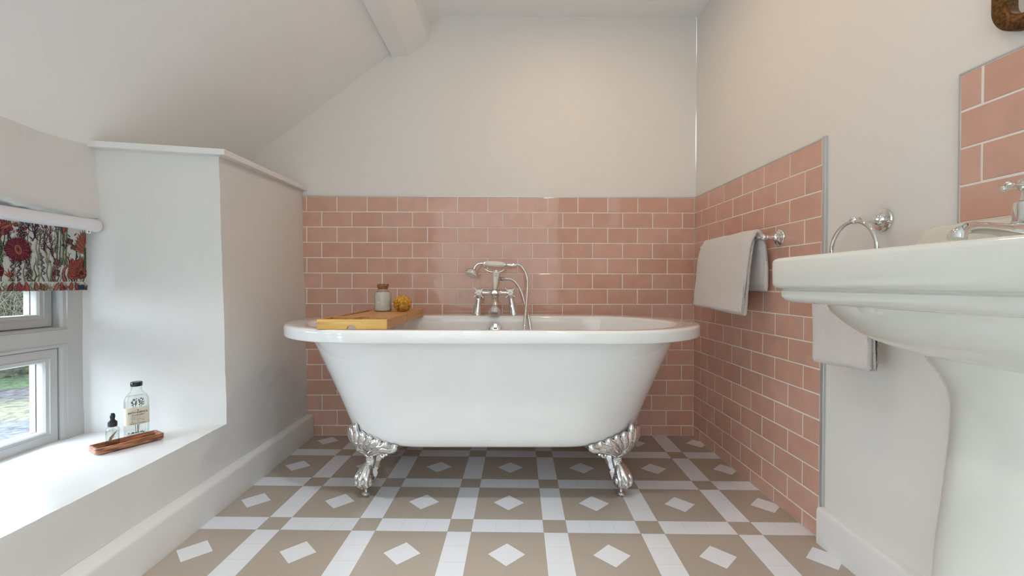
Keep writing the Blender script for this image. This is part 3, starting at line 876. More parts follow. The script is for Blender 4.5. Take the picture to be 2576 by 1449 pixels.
# ---------------------------------------------------------------- bath mixer tap
YT = 2.115
K = 240 / 1581
def T(u, v, Y=YT): return P(1140 + K * u, 630 + K * v, Y=Y)
tap = thing('bath_shower_mixer', 'chrome bath tap with hand shower, cross handles and flexible hose on the rear rim', 'tap', (CX, YT, ZRIM))
S_ = K * YT / F
for sx, ub, ut in ((-1, 400, 428), (1, 1005, 952)):
    b0 = T(ub, 1070); b0.z = ZRIM - .0005; b1 = T(ut, 740)
    L_ = (b1 - b0).length; mb = MB()
    mb.lathe([(.0215, 0), (.0222, .003), (.0215, .007), (.0195, .012), (.0165, L_ * .45), (.0140, L_ * .75), (.0138, L_ * .93), (.0150, L_ * .97), (.0150, L_), (.013, L_ + .012), (.001, L_ + .014)], axisM(b0, b1 - b0), 32)
    mb.build('pillar', MT['chrome'], tap)
    c = T(ut - 6, 702, YT - .03); mb = MB()
    M_ = axisM((c.x, YT + .004, c.z), (0, -1, 0))
    mb.lathe([(.0175, -.012), (.0195, 0), (.0195, .008), (.0165, .016), (.0120, .019), (.0120, .026), (.0160, .030), (.0175, .034), (.0168, .039), (.0115, .041), (.0112, .040), (.001, .040)], M_, 36)
    for q in range(4):
        a = PI / 4 + q * PI / 2 + (.06 if sx > 0 else -.05); d = Vector((math.cos(a), math.sin(a), 0))
        mb.tube([d * .012 + Vector((0, 0, .034)), d * .020 + Vector((0, 0, .034)), d * .026 + Vector((0, 0, .0345)), d * .0275 + Vector((0, 0, .0345))], [.0042, .0030, .0026, .003], 12, M=M_)
        mb.sphere(tuple(d * .0295 + Vector((0, 0, .0345))), .0043, 0, 14, M_)
    h = mb.build('cross_handle', MT['chrome'], tap)
    mb = MB(); mb.lathe([(.0108, .0395), (.0108, .0418), (.0095, .0432), (.001, .0438)], M_, 28)
    for q in range(3): mb.box((-.005 + abs(q - 1) * .0015, -.003 + q * .0028, .0434), (.005 - abs(q - 1) * .0015, -.0022 + q * .0028, .0441), 1, M_)
    mb.build('handle_cap', [MT['porcelain'], MT['greyink']], h)
mb = MB()
cb = T(690, 703)
l0, r0 = T(470, 697), T(915, 697)
mb.tube([l0, l0 + (cb - l0) * .3, l0 + (cb - l0) * .62, l0 + (cb - l0) * .75, cb, r0 + (cb - r0) * .75, r0 + (cb - r0) * .62, r0 + (cb - r0) * .3, r0], [.0125, .0100, .0100, .0135, .0165, .0135, .0100, .0100, .0125], 24)
mb.sphere(tuple(cb + Vector((0, -.004, 0))), .0200, 0, 28)
mb.lathe([(.016, 0), (.0175, .010), (.014, .016), (.0130, .022), (.0160, .026), (.0150, .036), (.012, .042), (.001, .043)], axisM(cb + Vector((0, .004, .002)), (0, -1, -.05)), 28)
# riser behind the lever
tp = T(712, 350, YT + .006)
mb.tube(spline([cb + Vector((0, .008, .01)), cb + Vector((.001, .010, .05)), Vector((tp.x, YT + .008, tp.z - .03)), Vector((tp.x, YT + .006, tp.z - .006))], 16), lerpl([.013, .0115, .0105, .009], 16), 20)
mb.build('tap_body', MT['chrome'], tap)
# spout
mb = MB(); sp = [cb + Vector((0, -.006, -.012)), cb + Vector((0, -.018, -.030)), T(695, 860, YT - .05), T(692, 930, YT - .062), T(686, 990, YT - .075), T(682, 1040, YT - .080)]
pts = spline(sp, 26); ra = lerpl([.015, .013, .0105, .0140, .0240, .0275], 26)
mb.tube(pts, ra, 28, flat=1.0, up=(1, 0, 0)); mb.build('spout', MT['chrome'], tap)
# white lever / pillar
mb = MB(); a0, a1 = T(692, 655, YT - .012), T(712, 345, YT - .010)
Ln = (a1 - a0).length; M_ = axisM(a0, a1 - a0)
mb.lathe([(.0085, 0), (.0092, .003), (.0175, Ln * .93), (.0172, Ln * .98), (.014, Ln)], M_, 32)
lv = mb.build('lever', MT['porcelain'], tap)
mb = MB(); mb.lathe([(.0090, -.005), (.0098, -.002), (.0098, .002), (.0088, .003)], M_, 28)
mb.build('lever_collar', MT['chrome'], lv)
mb = MB(); mb.lathe([(.0125, Ln), (.012, Ln + .004), (.005, Ln + .005), (.001, Ln + .0055)], M_, 28); mb.build('lever_cap', MT['chrome'], lv)
mb = MB()
for q, (w, z) in enumerate(((.006, .078), (.0075, .0755), (.005, .069), (.0038, .0665), (.0065, .064))): 
    r_2 = .0092 + (.0083) * (z / (Ln * .93))
    for s in range(-3, 4):
        a = -PI / 2 + s * w / r_2 / 3.2; mb.box((-.0008, -.0002, -.0005), (.0008, .0006, .0005), 0, M_ @ axisM((0, 0, 0), (0, 0, 1)) @ Matrix.Rotation(a + PI / 2, 4, 'Z') @ Matrix.Translation((0, -r_2 - .0003, z)))
mb.build('lever_print', MT['greyink'], lv)
# cradle
mb = MB(); yc = YT + .002
mb.tube(spline([T(512, 258, yc - .01), T(528, 300, yc), T(575, 338, yc), T(650, 356, yc), T(712, 358, yc), T(785, 350, yc), T(845, 315, yc), T(880, 268, yc - .01)], 40), .0036, 12)
mb.build('cradle', MT['chrome'], tap)
# hand shower
hs0, hs1 = T(538, 217), T(845, 236)
mb = MB(); Lh = (hs1 - hs0).length; M_ = axisM(hs0, hs1 - hs0)
mb.lathe([(.0105, 0), (.0115, .002), (.0138, Lh * .2), (.0150, Lh * .5), (.0138, Lh * .8), (.0115, Lh - .002), (.0105, Lh)], M_, 32)
hnd = mb.build('hand_shower', MT['porcelain'], tap); hnd['label'] = 'white hand shower handle'
mb = MB()
mb.lathe([(.0105, Lh), (.0118, Lh + .003), (.0118, Lh + .007), (.0085, Lh + .009), (.0065, Lh + .012), (.0065, Lh + .020), (.0095, Lh + .021), (.0098, Lh + .034), (.0082, Lh + .055), (.0075, Lh + .058)], M_, 28); mb.build('hose_connector', MT['chrome'], hnd)
mb = MB(); mb.lathe([(.0085, -.012), (.0115, -.010), (.0118, -.004), (.0105, 0)], M_, 28)
mb.tube(spline([T(530, 217), T(470, 212), T(410, 225), T(365, 265), T(338, 325), T(328, 350)], 24), lerpl([.0075, .0065, .0062, .0062, .0065, .0085], 24), 18)
mb.build('shower_neck', MT['chrome'], hnd)
hc = T(305, 390); nd = Vector((.34, .40, .85)); M_ = axisM(hc, nd)
mb = MB(); mb.lathe([(.0325, -.004), (.0335, 0), (.0325, .005), (.028, .014), (.018, .021), (.009, .024), (.008, .030)], M_, 40); mb.build('shower_head', MT['chrome'], hnd)
mb = MB(); mb.lathe([(.001, -.009), (.029, -.008), (.0318, -.004), (.0315, -.001)], M_, 40); mb.build('rose_face', MT['porcelain'], hnd)
# hose
mb = MB()
nut = T(770, 472, YT + .006)
mb.tube([nut + Vector((-.02, .002, 0)), nut, T(790, 470, YT + .004)], .0075, 16)
mb.lathe([(.0085, 0), (.0105, .001), (.0105, .013), (.0085, .014), (.006, .015), (.006, .017), (.0085, .018), (.0082, .036)], axisM(T(790, 470, YT + .004), (1, 0, 0)), 6)
mb.build('hose_outlet', MT['chrome'], tap)
hp = [T(850, 470, YT + .004), T(900, 468), T(960, 478), T(1030, 522), T(1090, 605), T(1140, 710), T(1180, 850), T(1215, 960, YT - .02), T(1250, 1100, YT - .07), T(1282, 1300, YT - .10), T(1292, 1450, YT - .12),
      T(1270, 1600, YT - .14), T(1225, 1640, YT - .15), T(1185, 1560, YT - .15), T(1175, 1440, YT - .135), T(1180, 1300, YT - .12), T(1192, 1150, YT - .09), T(1207, 950, YT - .05), T(1222, 780, YT - .02), T(1232, 620), T(1228, 480), T(1195, 360), T(1140, 275), T(1090, 243), T(1030, 236)]
NH = 640; hpts = spline(hp, NH)
mb.tube(hpts, [.0063 + .00075 * math.cos(k * PI * 2 / 3.0) for k in range(NH)], 12)
mb.build('hose', MT['chrome'], tap, sharp=0)

# ---------------------------------------------------------------- bath caddy
cad = thing('bath_caddy', 'bamboo bath tray laid across the left end of the white bath', 'bath tray', (-.505, 1.75, ZRIM))
x0, x1, y0, y1, zb, zt_ = -.6185, -.3935, 1.437, 2.075, ZRIM + .0008, ZRIM + .0325
mb = MB()
nc = (x0 + x1) / 2 - .001; NR = .0145
pl = [(x0, zb), (nc - NR * 1.15, zb)] + [(nc - NR * math.cos(a), zb + .002 + NR * .82 * math.sin(a)) for a in [PI * k / 14 for k in range(15)]] + [(nc + NR * 1.15, zb), (x1, zb), (x1, zt_), (x0, zt_)]
mb.prism(pl, y0, y0 + .011, 'y'); mb.build('front_rail', MT['bamboo_end'], cad, bevel=.0008)
mb = MB(); mb.prism(pl, y1 - .011, y1, 'y'); mb.build('back_rail', MT['bamboo_end'], cad, bevel=.0008)
for a, b in ((x0, x0 + .011), (x1 - .011, x1)):
    for c, d in ((y0 + .0112, 1.7255), (1.7290, y1 - .0112)):
        mb = MB(); mb.box((a, c, zb), (b, d, zt_)); mb.build('side_rail', MT['bamboo'], cad, bevel=.0008)
# deck panels with a cut-out and a long slot
zp = ZRIM + .0322
fr = [(x0 + .0125, 1.535), (x0 + .085, 1.535), (x0 + .095, 1.550), (x0 + .110, 1.575), (x0 + .135, 1.578), (x0 + .138, 1.545), (x0 + .140, 1.520), (x1 - .0125, 1.520), (x1 - .0125, 1.68), (x0 + .030, 1.68), (x0 + .030, 1.60), (x0 + .0125, 1.60)]
mb = MB(); mb.prism(fr, zp - .008, zp, 'z'); mb.build('deck_panel', MT['bamboo'], cad, bevel=.0008)
mb = MB(); mb.box((x0 + .034, 1.683, zp - .008), (x1 - .0125, y1 - .013, zp)); mb.box((x0 + .0125, 1.93, zp - .008), (x0 + .034, y1 - .013, zp)); mb.build('deck_panel', MT['bamboo'], cad, bevel=.0008)
mb = MB(); mb.box((x0 + .0115, 1.61, zb), (x1 - .0115, 1.63, zb + .006)); mb.build('cross_slat', MT['bamboo'], cad, bevel=.0006)
mb = MB(); mb.box((x0 + .0115, 1.9, zb), (x1 - .0115, 1.92, zb + .006))
mb.build('cross_slat', MT['bamboo'], cad, bevel=.0006)

# jar of bath salts
jc = P(957, 784, Z=zp); jx, jy = jc.x, jc.y + .037
jar = thing('salt_jar', 'corked glass jar of pale bath salts on the bamboo tray', 'jar', (jx, jy, zp))
MJ = Matrix.Translation((jx, jy, zp + .0004)) @ Matrix.Scale(.965, 4); 
mb = MB(); mb.lathe([(.001, 0), (.033, 0), (.0358, .003), (.0362, .008), (.0362, .070), (.0345, .078), (.0285, .085), (.0225, .0895), (.0218, .094), (.0222, .099), (.0255, .1005), (.0262, .103), (.0250, .1055), (.0225, .1065), (.0215, .1055)], MJ, 48)
mb.build('jar_body', MT['glass'], jar)
mb = MB(); mb.lathe([(.001, .002), (.032, .002), (.0348, .005), (.0350, .009), (.0350, .070), (.0335, .077), (.027, .083), (.001, .086)], MJ, 40); mb.build('bath_salts', MT['salt'], jar)
mb = MB(); mb.lathe([(.001, .095), (.0195, .095), (.0205, .107), (.0248, .1075), (.0252, .109), (.0248, .1175), (.0235, .1185), (.001, .1188)], MJ, 36); mb.build('cork_lid', MT['cork'], jar)

# sponge
sc_ = P(1008, 784, Z=zp); sx_, sy_ = sc_.x, sc_.y + .034
bm = bmesh.new(); bmesh.ops.create_icosphere(bm, subdivisions=6, radius=1)
for v in bm.verts:
    p = v.co.copy(); r = .0378 * (1 + .10 * noise.noise(p * 1.6) + .07 * noise.noise(p * 4))
    c = noise.voronoi(p * 4.2)[0]; hole = max(0, .30 - c[0]) / .30
    r -= .0075 * hole ** .7 + .0022 * abs(noise.noise(p * 16)) + .0018 * noise.noise(p * 30)
    g_ = math.exp(-((p.x + .28 - .15 * p.z) ** 2) / .008) * max(0, -p.y) * max(0, .5 - p.z) ** 1.0; r -= .019 * g_
    q = p * r; q.z = max(q.z * .92, -.0315); v.co = q
mb = MB(); mb.bm(bm, 0, True, Matrix.Translation((sx_, sy_, zp + .0319)))
tag(mb.build('sea_sponge', MT['sponge'], sharp=0), 'round golden sea sponge on the bamboo tray beside the salt jar', 'sponge')

# ---------------------------------------------------------------- towel rail, bath towel
rz = .9405; rx = .890
rail = thing('towel_rail', 'chrome towel rail on the pink tiled right wall', 'towel rail', (XR, 1.78, rz))
for yy in (1.545, 2.045):
    mb = MB(); M_ = axisM((XR + .0005, yy, rz), (-1, 0, 0))
    mb.lathe([(.029, 0), (.0292, .003), (.0275, .0055), (.023, .0065), (.0225, .009), (.0150, .011), (.0125, .0135), (.0135, .016), (.0135, .019), (.0105, .022), (.0088, .026), (.0078, .040), (.0072, .048)], M_, 36)
    mb.sphere((rx, yy, rz), .0112, 0, 24); mb.lathe([(.0085, .043), (.0088, .047), (.0075, .049)], M_, 24)
    mb.build('wall_mount', MT['chrome'], rail)
mb = MB(); mb.tube([(rx, 1.545, rz), (rx, 2.045, rz)], .0068, 20); mb.build('rail_bar', MT['chrome'], rail)


def drape(path_fn, y0, y1, ny, name, mats, seed=0, amp=.003, fuzz=.0009):
    """closed cross-section path_fn(t) -> list of (x, z) swept along y with small folds"""
    rs = []
    for k in range(ny + 1):
        a = k / ny; ends = min(1, min(a, 1 - a) * ny / 2.2)
        ring = path_fn(a)
        cxr = sum(p[0] for p in ring) / len(ring); rr = []
        for i, (x, z, yo) in enumerate(ring):
            y = y0 + (y1 - y0) * a + yo
            v = Vector((x * 9 + seed, y * 13, z * 9)); w = noise.noise(v) * amp + math.sin(y * 95 + seed) * amp * .22
            f_ = noise.noise(Vector((x * 260, y * 260, z * 260))) * fuzz
            rr.append((x + w + f_, y + noise.noise(Vector((x * 20, z * 14, seed))) * .003 + f_ * .6, z + noise.noise(Vector((y * 14, x * 5, seed))) * .003 + f_))
        rs.append(rr)
    mb = MB(); mb.rings(rs, 0, True, True, True)
    return mb.build(name, mats, sharp=0)


def ringpath(center, t, n_):
    """offset a centre line (list of (x,z)) to both sides by t -> closed loop with round ends"""
    pts = spline([(p[0], 0, p[1]) for p in center], n_); L = []; Rr = []
    for i, p in enumerate(pts):
        d = (pts[min(i + 1, n_ - 1)] - pts[max(i - 1, 0)]).normalized(); nn = Vector((-d.z, 0, d.x))
        e = min(1, min(i, n_ - 1 - i) / 1.6 + .35); L.append(p + nn * t * e); Rr.append(p - nn * t * e)
    return [(p.x, p.z) for p in L] + [(p.x, p.z) for p in Rr[::-1]]


def towel_sec(a, front_off=0, zf=.668, zbk=.772, t=.0060, outer=.0):
    o = outer
    c = [(.852 - o - .004 * math.sin(a * 6) + front_off, zf), (.855 - o, .72), (.862 - o, .80), (.869 - o, .87), (.8745 - o * .9, .915), (.879 - o * .5, .938 + o * .4), (.890, .957 + o), (.903 + o * .4, .945 + o * .4), (.911 + o * .6, .91), (.916 + o * .6, .85), (.918 + o * .6, zbk)]
    return [(x, z, 0) for x, z in ringpath(c, t, 64)]


tw = thing('bath_towel', 'pinkish white bath towel folded over the chrome rail on tiled wall', 'towel', (.89, 1.8, .95))
t_in = drape(lambda a: towel_sec(a, 0, .664 + .012 * a, .775), 1.592, 1.985, 70, 'inner_fold', MT['towel'], 3, .003); attach(t_in, tw)
t_out = drape(lambda a: [(x, z, .016 * max(0, .70 - z) / .05 * a * (1 if x < .88 else 0)) for x, z, _ in towel_sec(a, -.002, .671 + .008 * a, .752, .0058, .0122)], 1.586, 2.0, 74, 'outer_fold', MT['towel'], 8, .0035); attach(t_out, tw)

# ---------------------------------------------------------------- towel ring with hand towel
ry, rzz, RX = 1.124, .9405, .8775
ring = thing('towel_ring', 'chrome towel ring on the painted wall behind the basin', 'towel ring', (WX, ry, rzz))
mb = MB(); M_ = axisM((WX + .0005, ry, rzz), (-1, 0, 0))
mb.lathe([(.029, 0), (.0293, .003), (.0275, .0055), (.024, .0065), (.0175, .0075), (.0160, .011), (.0145, .016), (.0105, .019), (.0105, .021), (.0118, .023), (.0095, .026), (.0085, .029), (.0078, .045), (.0072, .062)], M_, 40)
mb.sphere((RX, ry, rzz), .0106, 0, 24); mb.build('wall_mount', MT['chrome'], ring)
mb = MB(); RR = .0745
mb.tube([(RX, ry + .004 + RR * math.sin(a), rzz - .0035 - RR + RR * math.cos(a)) for a in [2 * PI * k / 72 for k in range(73)]], .0052, 16); mb.build('ring', MT['chrome'], ring)
rb = rzz - .0035 - 2 * RR   # bottom of the ring
def hand_sec(a, o, zf, zbk, t=.0052):
    pin = lambda z: 1.0
    c = [(RX - .0075, zf), (RX - .0075, zf + .06), (RX - .0075, zf + .12), (RX - .0095, rb - .02), (RX - .011, rb + .004), (RX, rb + .0155), (RX + .011, rb + .004), (RX + .009, rb - .02), (RX + .0065, rb - .08), (RX + .0062, zbk)]
    out = []
    for x, z in ringpath(c, t, 60):
        s = max(0, min(1, (z - .735) / (rb - .735))); s = s * s * (3 - 2 * s)
        out.append((x, z, -(a - .5) * (.19 * .42) * s))
    return out
q2 = drape(lambda a: hand_sec(a, 0, .567 - .012 * a, .568 - .012 * a, .0062), 1.062, 1.256, 48, 'hand_towel', MT['towel'], 33, .003)
tag(q2, 'small white hand towel hanging behind and below the basin edge', 'towel')

# ---------------------------------------------------------------- pedestal basin
BYC, BHY = .62, .309
BX0 = .5415; BXC = (BX0 + .950) / 2; BHX = (.950 - BX0) / 2
NB = 288
TH_ = []
for k in range(NB):
    TH_.append(2 * PI * k / NB)
# denser samples around the corners of the rim
ca = math.atan2(BHY, BHX); TH_ = sorted(TH_ + [q + s * 1.0 * d for q in (ca, PI - ca, PI + ca, 2 * PI - ca) for d in [x * .006 for x in range(0, 12)] for s in (1, -1) if not (d == 0 and s < 0)])


def sup(cx, cy, a, b, n_, z, bow=0):
    out = []
    for t in TH_:
        c, s = math.cos(t), math.sin(t); r = (abs(c / a) ** n_ + abs(s / b) ** n_) ** (-1 / n_)
        x, y = cx + r * c, cy + r * s
        if c < 0 and bow: x -= bow * (1 - min(1, abs(y - cy) / b) ** 2)
        out.append((min(x, .9455), y, z))
    return out


sink = thing('pedestal_basin', 'white ceramic pedestal basin in the right foreground', 'basin', (.80, BYC, 0))
mb = MB(); n0 = 22
def rr(i, z, e=0, bow=.006): return sup(BXC, BYC, BHX - i, BHY - i, n0 - e, z, bow)
ZB = .8305
rs = [sup(.73, BYC, .03, .03, 2, .70), sup(.735, BYC, .09, .13, 2.3, .712), sup(.735, BYC, .125, .19, 2.5, .74), sup(.732, BYC, .140, .222, 2.7, .78), sup(.73, BYC, .147, .235, 2.9, .812), sup(.73, BYC, .152, .240, 3, .8265),
      sup(.73, BYC, .158, .246, 3, ZB - .001), sup(.73, BYC, .162, .251, 3.2, ZB - .0005), rr(.014, ZB), rr(.006, ZB - .0012), rr(.002, ZB - .0045), rr(0, ZB - .010), rr(0.0005, .778), rr(.003, .771), rr(.008, .7685), rr(.0125, .7672), rr(.014, .7655),
      rr(.0115, .763), rr(.0125, .752), rr(.0165, .745), rr(.022, .7415), rr(.030, .740)]
for k_, z in ((1, .7395), (.985, .728), (.93, .712), (.88, .699), (.82, .688), (.73, .676), (.62, .666), (.5, .659), (.4, .655), (.2, .654)):
    rs.append(sup(.78, BYC, .215 * k_ if k_ < .9 else .215 * k_, .285 * k_, 3 - .5 * (1 - k_), z))
mb.rings(rs, cap0=True, cap1=True); mb.build('basin_bowl', MT['ceramic'], sink, sharp=50)
# raised back ledge
mb = MB()
prf = [(.832, ZB - .002), (.836, ZB + .006), (.876, .892), (.8835, .8970), (.893, .8985), (.9455, .8988), (.9455, ZB - .002)]
rs = []
for y, k_ in ((BYC - BHY + .002, .3), (BYC - BHY + .008, .96), (BYC - BHY + .018, 1), (BYC + BHY - .018, 1), (BYC + BHY - .008, .96), (BYC + BHY - .002, .3)):
    rs.append([(.9455 - (.9455 - x) * (1 if k_ > .99 else .985), y, ZB - .002 + (z - ZB + .002) * (1 if k_ > .9 else .985)) for x, z in prf])
mb.rings(rs, 0, True, True, True); mb.build('back_ledge', MT['ceramic'], sink, sharp=50)
# pedestal
mb = MB(); rs = []
for a, b, z in ((.172, .165, 0), (.172, .165, .012), (.166, .160, .024), (.150, .150, .06), (.142, .144, .14), (.136, .138, .25), (.131, .133, .36), (.1225, .124, .46), (.117, .118, .54), (.116, .117, .585), (.120, .121, .61), (.129, .130, .632), (.140, .142, .650), (.147, .150, .668)):
    r_ = sup(.80, BYC, a, b, 2.6, z)
    rs.append(r_)
mb.rings(rs, cap0=True, cap1=True); mb.build('pedestal', MT['ceramic'], sink, sharp=50)
# pillar tap
TY = .70; tx = .822
st = thing('basin_tap', 'chrome pillar tap with cross handle on the pedestal basin', 'tap', (tx, TY, ZB))
mb = MB(); M_ = Matrix.Translation((tx, TY, ZB - .0005))
mb.lathe([(.0225, 0), (.023, .003), (.021, .007), (.0175, .012), (.0165, .020), (.0190, .028), (.0195, .036), (.0165, .041), (.0185, .0425), (.0190, .0455), (.0165, .0475), (.0160, .072), (.0145, .078), (.008, .082), (.0065, .088), (.0065, .098)], M_, 36)
mb.build('tap_body', MT['chrome'], st)
zsp = ZB + .033
mb = MB(); mb.tube(spline([(tx - .004, TY, zsp - .004), (tx - .025, TY, zsp - .003), (tx - .045, TY, zsp + .001), (tx - .075, TY, zsp + .0035), (tx - .097, TY, zsp + .002), (tx - .108, TY, zsp - .005), (tx - .1115, TY, zsp - .0145)], 30),
                   lerpl([.0185, .0155, .0115, .0095, .0090, .0093, .0100, .0115, .0122], 30), 22, up=(0, 1, 0)); mb.build('spout', MT['chrome'], st)
mb = MB(); M_ = Matrix.Translation((tx, TY, ZB + .105))
mb.lathe([(.001, -.010), (.009, -.009), (.0115, -.003), (.0115, .004), (.009, .009), (.001, .010)], M_, 28)
for q in range(4):
    a = q * PI / 2 + .05; d = Vector((math.cos(a), math.sin(a), 0)); mb.tube([d * .009, d * .017, d * .024, d * .027], [.0045, .0030, .0034, .0040], 12, M=M_); mb.sphere(tuple(d * .031), .0056, 0, 16, M_)
mb.build('cross_handle', MT['chrome'], st)

# ---------------------------------------------------------------- mirror
mir = thing('wall_mirror', 'round-cornered wall mirror in an aged brass frame above the basin', 'mirror', (WX, .565, 1.56))
def rrect(y0, y1, z0, z1, r, x, n_=12):
    out = []
    for cy, cz, a0 in ((y1 - r, z1 - r, 0), (y0 + r, z1 - r, PI / 2), (y0 + r, z0 + r, PI), (y1 - r, z0 + r, 3 * PI / 2)):
        for k in range(n_ + 1): a = a0 + PI / 2 * k / n_; out.append((x, cy + r * math.cos(a), cz + r * math.sin(a)))
    return out
my0, my1, mz0, mz1 = .262, .8605, 1.2445, 1.96
def mr(i, x, r=.058): return rrect(my0 + i, my1 - i, mz0 + i, mz1 - i, max(r - i, .012), x)
mb = MB(); mb.rings([mr(0, WX + .001), mr(0, WX - .016), mr(.002, WX - .0195), mr(.006, WX - .021), mr(.022, WX - .021), mr(.026, WX - .0195), mr(.028, WX - .016), mr(.028, WX - .006)], 0, True, False, False)
mb.build('mirror_frame', MT['brass'], mir, sharp=50)
mb = MB(); mb.rings([mr(.027, WX - .0065), mr(.027, WX - .001)], 0, True, True, True, False); mb.build('mirror_glass', MT['mirror'], mir)

# ---------------------------------------------------------------- tray with bottles on the sill
tA, tB, tC = P(245, 1146, Z=SILL + .002), P(412, 1104, Z=SILL + .002), P(207, 1130, Z=SILL + .002)
dl = (tB - tA).normalized(); LT = (tB - tA).length + .006; nrm = Vector((-dl.y, dl.x, 0)); WT = .066
tO = tA - dl * .003 + nrm * WT / 2 + dl * LT / 2; tO.z = SILL + .0035
MTt = axisM(tO, (0, 0, 1), dl)
tray = thing('wooden_tray', 'small long wooden tray on the window sill under two bottles', 'tray', tO)
def rr2(hx, hy, r, z, n_=8):
    out = []
    for sx, sy, a0 in ((1, 1, 0), (-1, 1, PI / 2), (-1, -1, PI), (1, -1, 3 * PI / 2)):
        for k in range(n_ + 1): a = a0 + PI / 2 * k / n_; out.append((sx * (hx - r) + r * math.cos(a), sy * (hy - r) + r * math.sin(a), z))
    return out
hx, hy = LT / 2, WT / 2
mb = MB(); mb.rings([rr2(hx - .0012, hy - .0012, .009, 0), rr2(hx - .0003, hy - .0003, .010, .001), rr2(hx, hy, .010, .0025), rr2(hx, hy, .010, .0160), rr2(hx - .0008, hy - .0008, .0095, .017), rr2(hx - .006, hy - .006, .009, .017), rr2(hx - .007, hy - .007, .008, .016), rr2(hx - .0085, hy - .0085, .007, .0065), rr2(hx - .012, hy - .012, .005, .0055)], 0, True, True, True, True, MTt)
o = mb.build('tray_body', MT['acrylic'], tray, sharp=40); o.data.materials[0] = MT['acacia']
zt0 = SILL + .0035 + .0057


def text_mesh(mb, s, size, M, mi=0, shear=0, off=0):
    cu = bpy.data.curves.new('t', 'FONT'); cu.body = s; cu.size = size; cu.align_x = 'CENTER'; cu.align_y = 'CENTER'; cu.extrude = .00008; cu.shear = shear; cu.offset = off; cu.resolution_u = 3
    ob = bpy.data.objects.new('t', cu); COL.objects.link(ob); dg = bpy.context.evaluated_depsgraph_get(); me = bpy.data.meshes.new_from_object(ob.evaluated_get(dg))
    mb.add([v.co[:] for v in me.vertices], [tuple(p.vertices) for p in me.polygons], mi, False, M)
    bpy.data.objects.remove(ob); bpy.data.meshes.remove(me); bpy.data.curves.remove(cu)


# flat oval bottle of bath essence
bc = P(344, 1098, Z=zt0); bc = bc + Vector((-.010, .012, 0)) * .8
bdir = (dl * 1.0 + Vector((.10, -.10, 0))).normalized()           # long side of the bottle
MBt = axisM((bc.x, bc.y, zt0 + .0003), (0, 0, 1), bdir)
bot = thing('bath_essence_bottle', 'tall flat glass bottle with black cap and cream BATH ESSENCE label on wooden tray', 'bottle', (bc.x, bc.y, zt0))
def ov(a, b, z, n_=56, e=2.5):
    out = []
    for k in range(n_):
        t = 2 * PI * k / n_; c, s = math.cos(t), math.sin(t); r = (abs(c / a) ** e + abs(s / b) ** e) ** (-1 / e); out.append((r * c, r * s, z))
    return out
HA, HB = .0325, .0165
secs = [(HA - .004, HB - .004, 0), (HA - .0008, HB - .001, .002), (HA, HB, .006), (HA, HB, .112), (HA - .0012, HB - .0003, .122), (HA - .006, HB - .0012, .134), (HA - .014, HB - .003, .143), (.0145, .0128, .149), (.0138, .0130, .153), (.0136, .0132, .164), (.0136, .0132, .166)]
mb = MB(); mb.rings([ov(a, b, z, e=(2.5 if a > .02 else 2.0)) for a, b, z in secs], 0, True, True, True, True, MBt); mb.build('bottle_glass', MT['glass'], bot, sharp=60)
mb = MB(); mb.rings([ov(a, b, z) for a, b, z in [(HA - .006, HB - .005, .006), (HA - .0025, HB - .0025, .009), (HA - .0025, HB - .0025, .112), (HA - .0045, HB - .003, .124), (HA - .009, HB - .004, .133)]], 0, True, True, True, True, MBt); mb.build('liquid', MT['liquid'], bot, sharp=60)
mb = MB(); mb.lathe([(.001, .164), (.0150, .164), (.0158, .1655), (.0158, .1765), (.0148, .178), (.001, .178)], MBt, 40); mb.build('cap', MT['black'], bot)
mb = MB(); e_ = .0004
def lab(z, d, a0=-PI * .02, a1=-PI * .98, n_=40):
    out = []
    for k in range(n_ + 1):
        t = a0 + (a1 - a0) * k / n_; c, s = math.cos(t), math.sin(t); a, b = HA + d, HB + d; r = (abs(c / a) ** 2.5 + abs(s / b) ** 2.5) ** (-1 / 2.5); out.append((r * c, r * s, z))
    return out
def band(mb, z0, z1, d0, d1, mi, a0=-PI * .02, a1=-PI * .98):
    A1, B1 = lab(z0, d0, a0, a1), lab(z0, d1, a0, a1); C1, D1 = lab(z1, d1, a0, a1), lab(z1, d0, a0, a1)
    mb.rings([A1, B1, C1, D1, A1], mi, False, False, False, True, MBt)
band(mb, .040, .096, .0003, .0006, 0); lb = mb.build('label', MT['label'], bot, sharp=60)
mb = MB()
ML = lambda z, x=0: MBt @ Matrix.Translation((x, -HB - .0010, z)) @ Matrix.Rotation(PI / 2, 4, 'X')
text_mesh(mb, 'BATH ESSENCE', .0074, ML(.0800), 0, 0, .0001); text_mesh(mb, 'Lavender', .0090, ML(.0722), 1, .35)
text_mesh(mb, 'MADE IN YORKSHIRE', .0042, ML(.0445), 0); text_mesh(mb, 'bath', .0028, ML(.0520), 0)
for z_, w_ in ((.0655, .024), (.0618, .012), (.0582, .026)): mb.box((-.017, -.00010, -.0003), (-.017 + w_, .0001, .0003), 2, MBt @ Matrix.Translation((0, -HB - .0010, z_)))
for z_ in (.0635, .060, .0565): mb.box((-.018, -.0001, -.00008), (.018, .0001, .00008), 2, MBt @ Matrix.Translation((0, -HB - .0010, z_)))
mb.box((-.017, -.0001, -.0008), (-.012, .0001, .0008), 2, MBt @ Matrix.Translation((0, -HB - .0010, .0505))); mb.box((.011, -.0001, -.0005), (.017, .0001, .0005), 2, MBt @ Matrix.Translation((0, -HB - .0010, .0535)))
mb.box((-.009, -.0001, -.0003), (-.005, .0001, .0003), 2, MBt @ Matrix.Translation((0, -HB - .0010, .0872))); mb.box((.004, -.0001, -.0003), (.008, .0001, .0003), 2, MBt @ Matrix.Translation((0, -HB - .0010, .0872)))
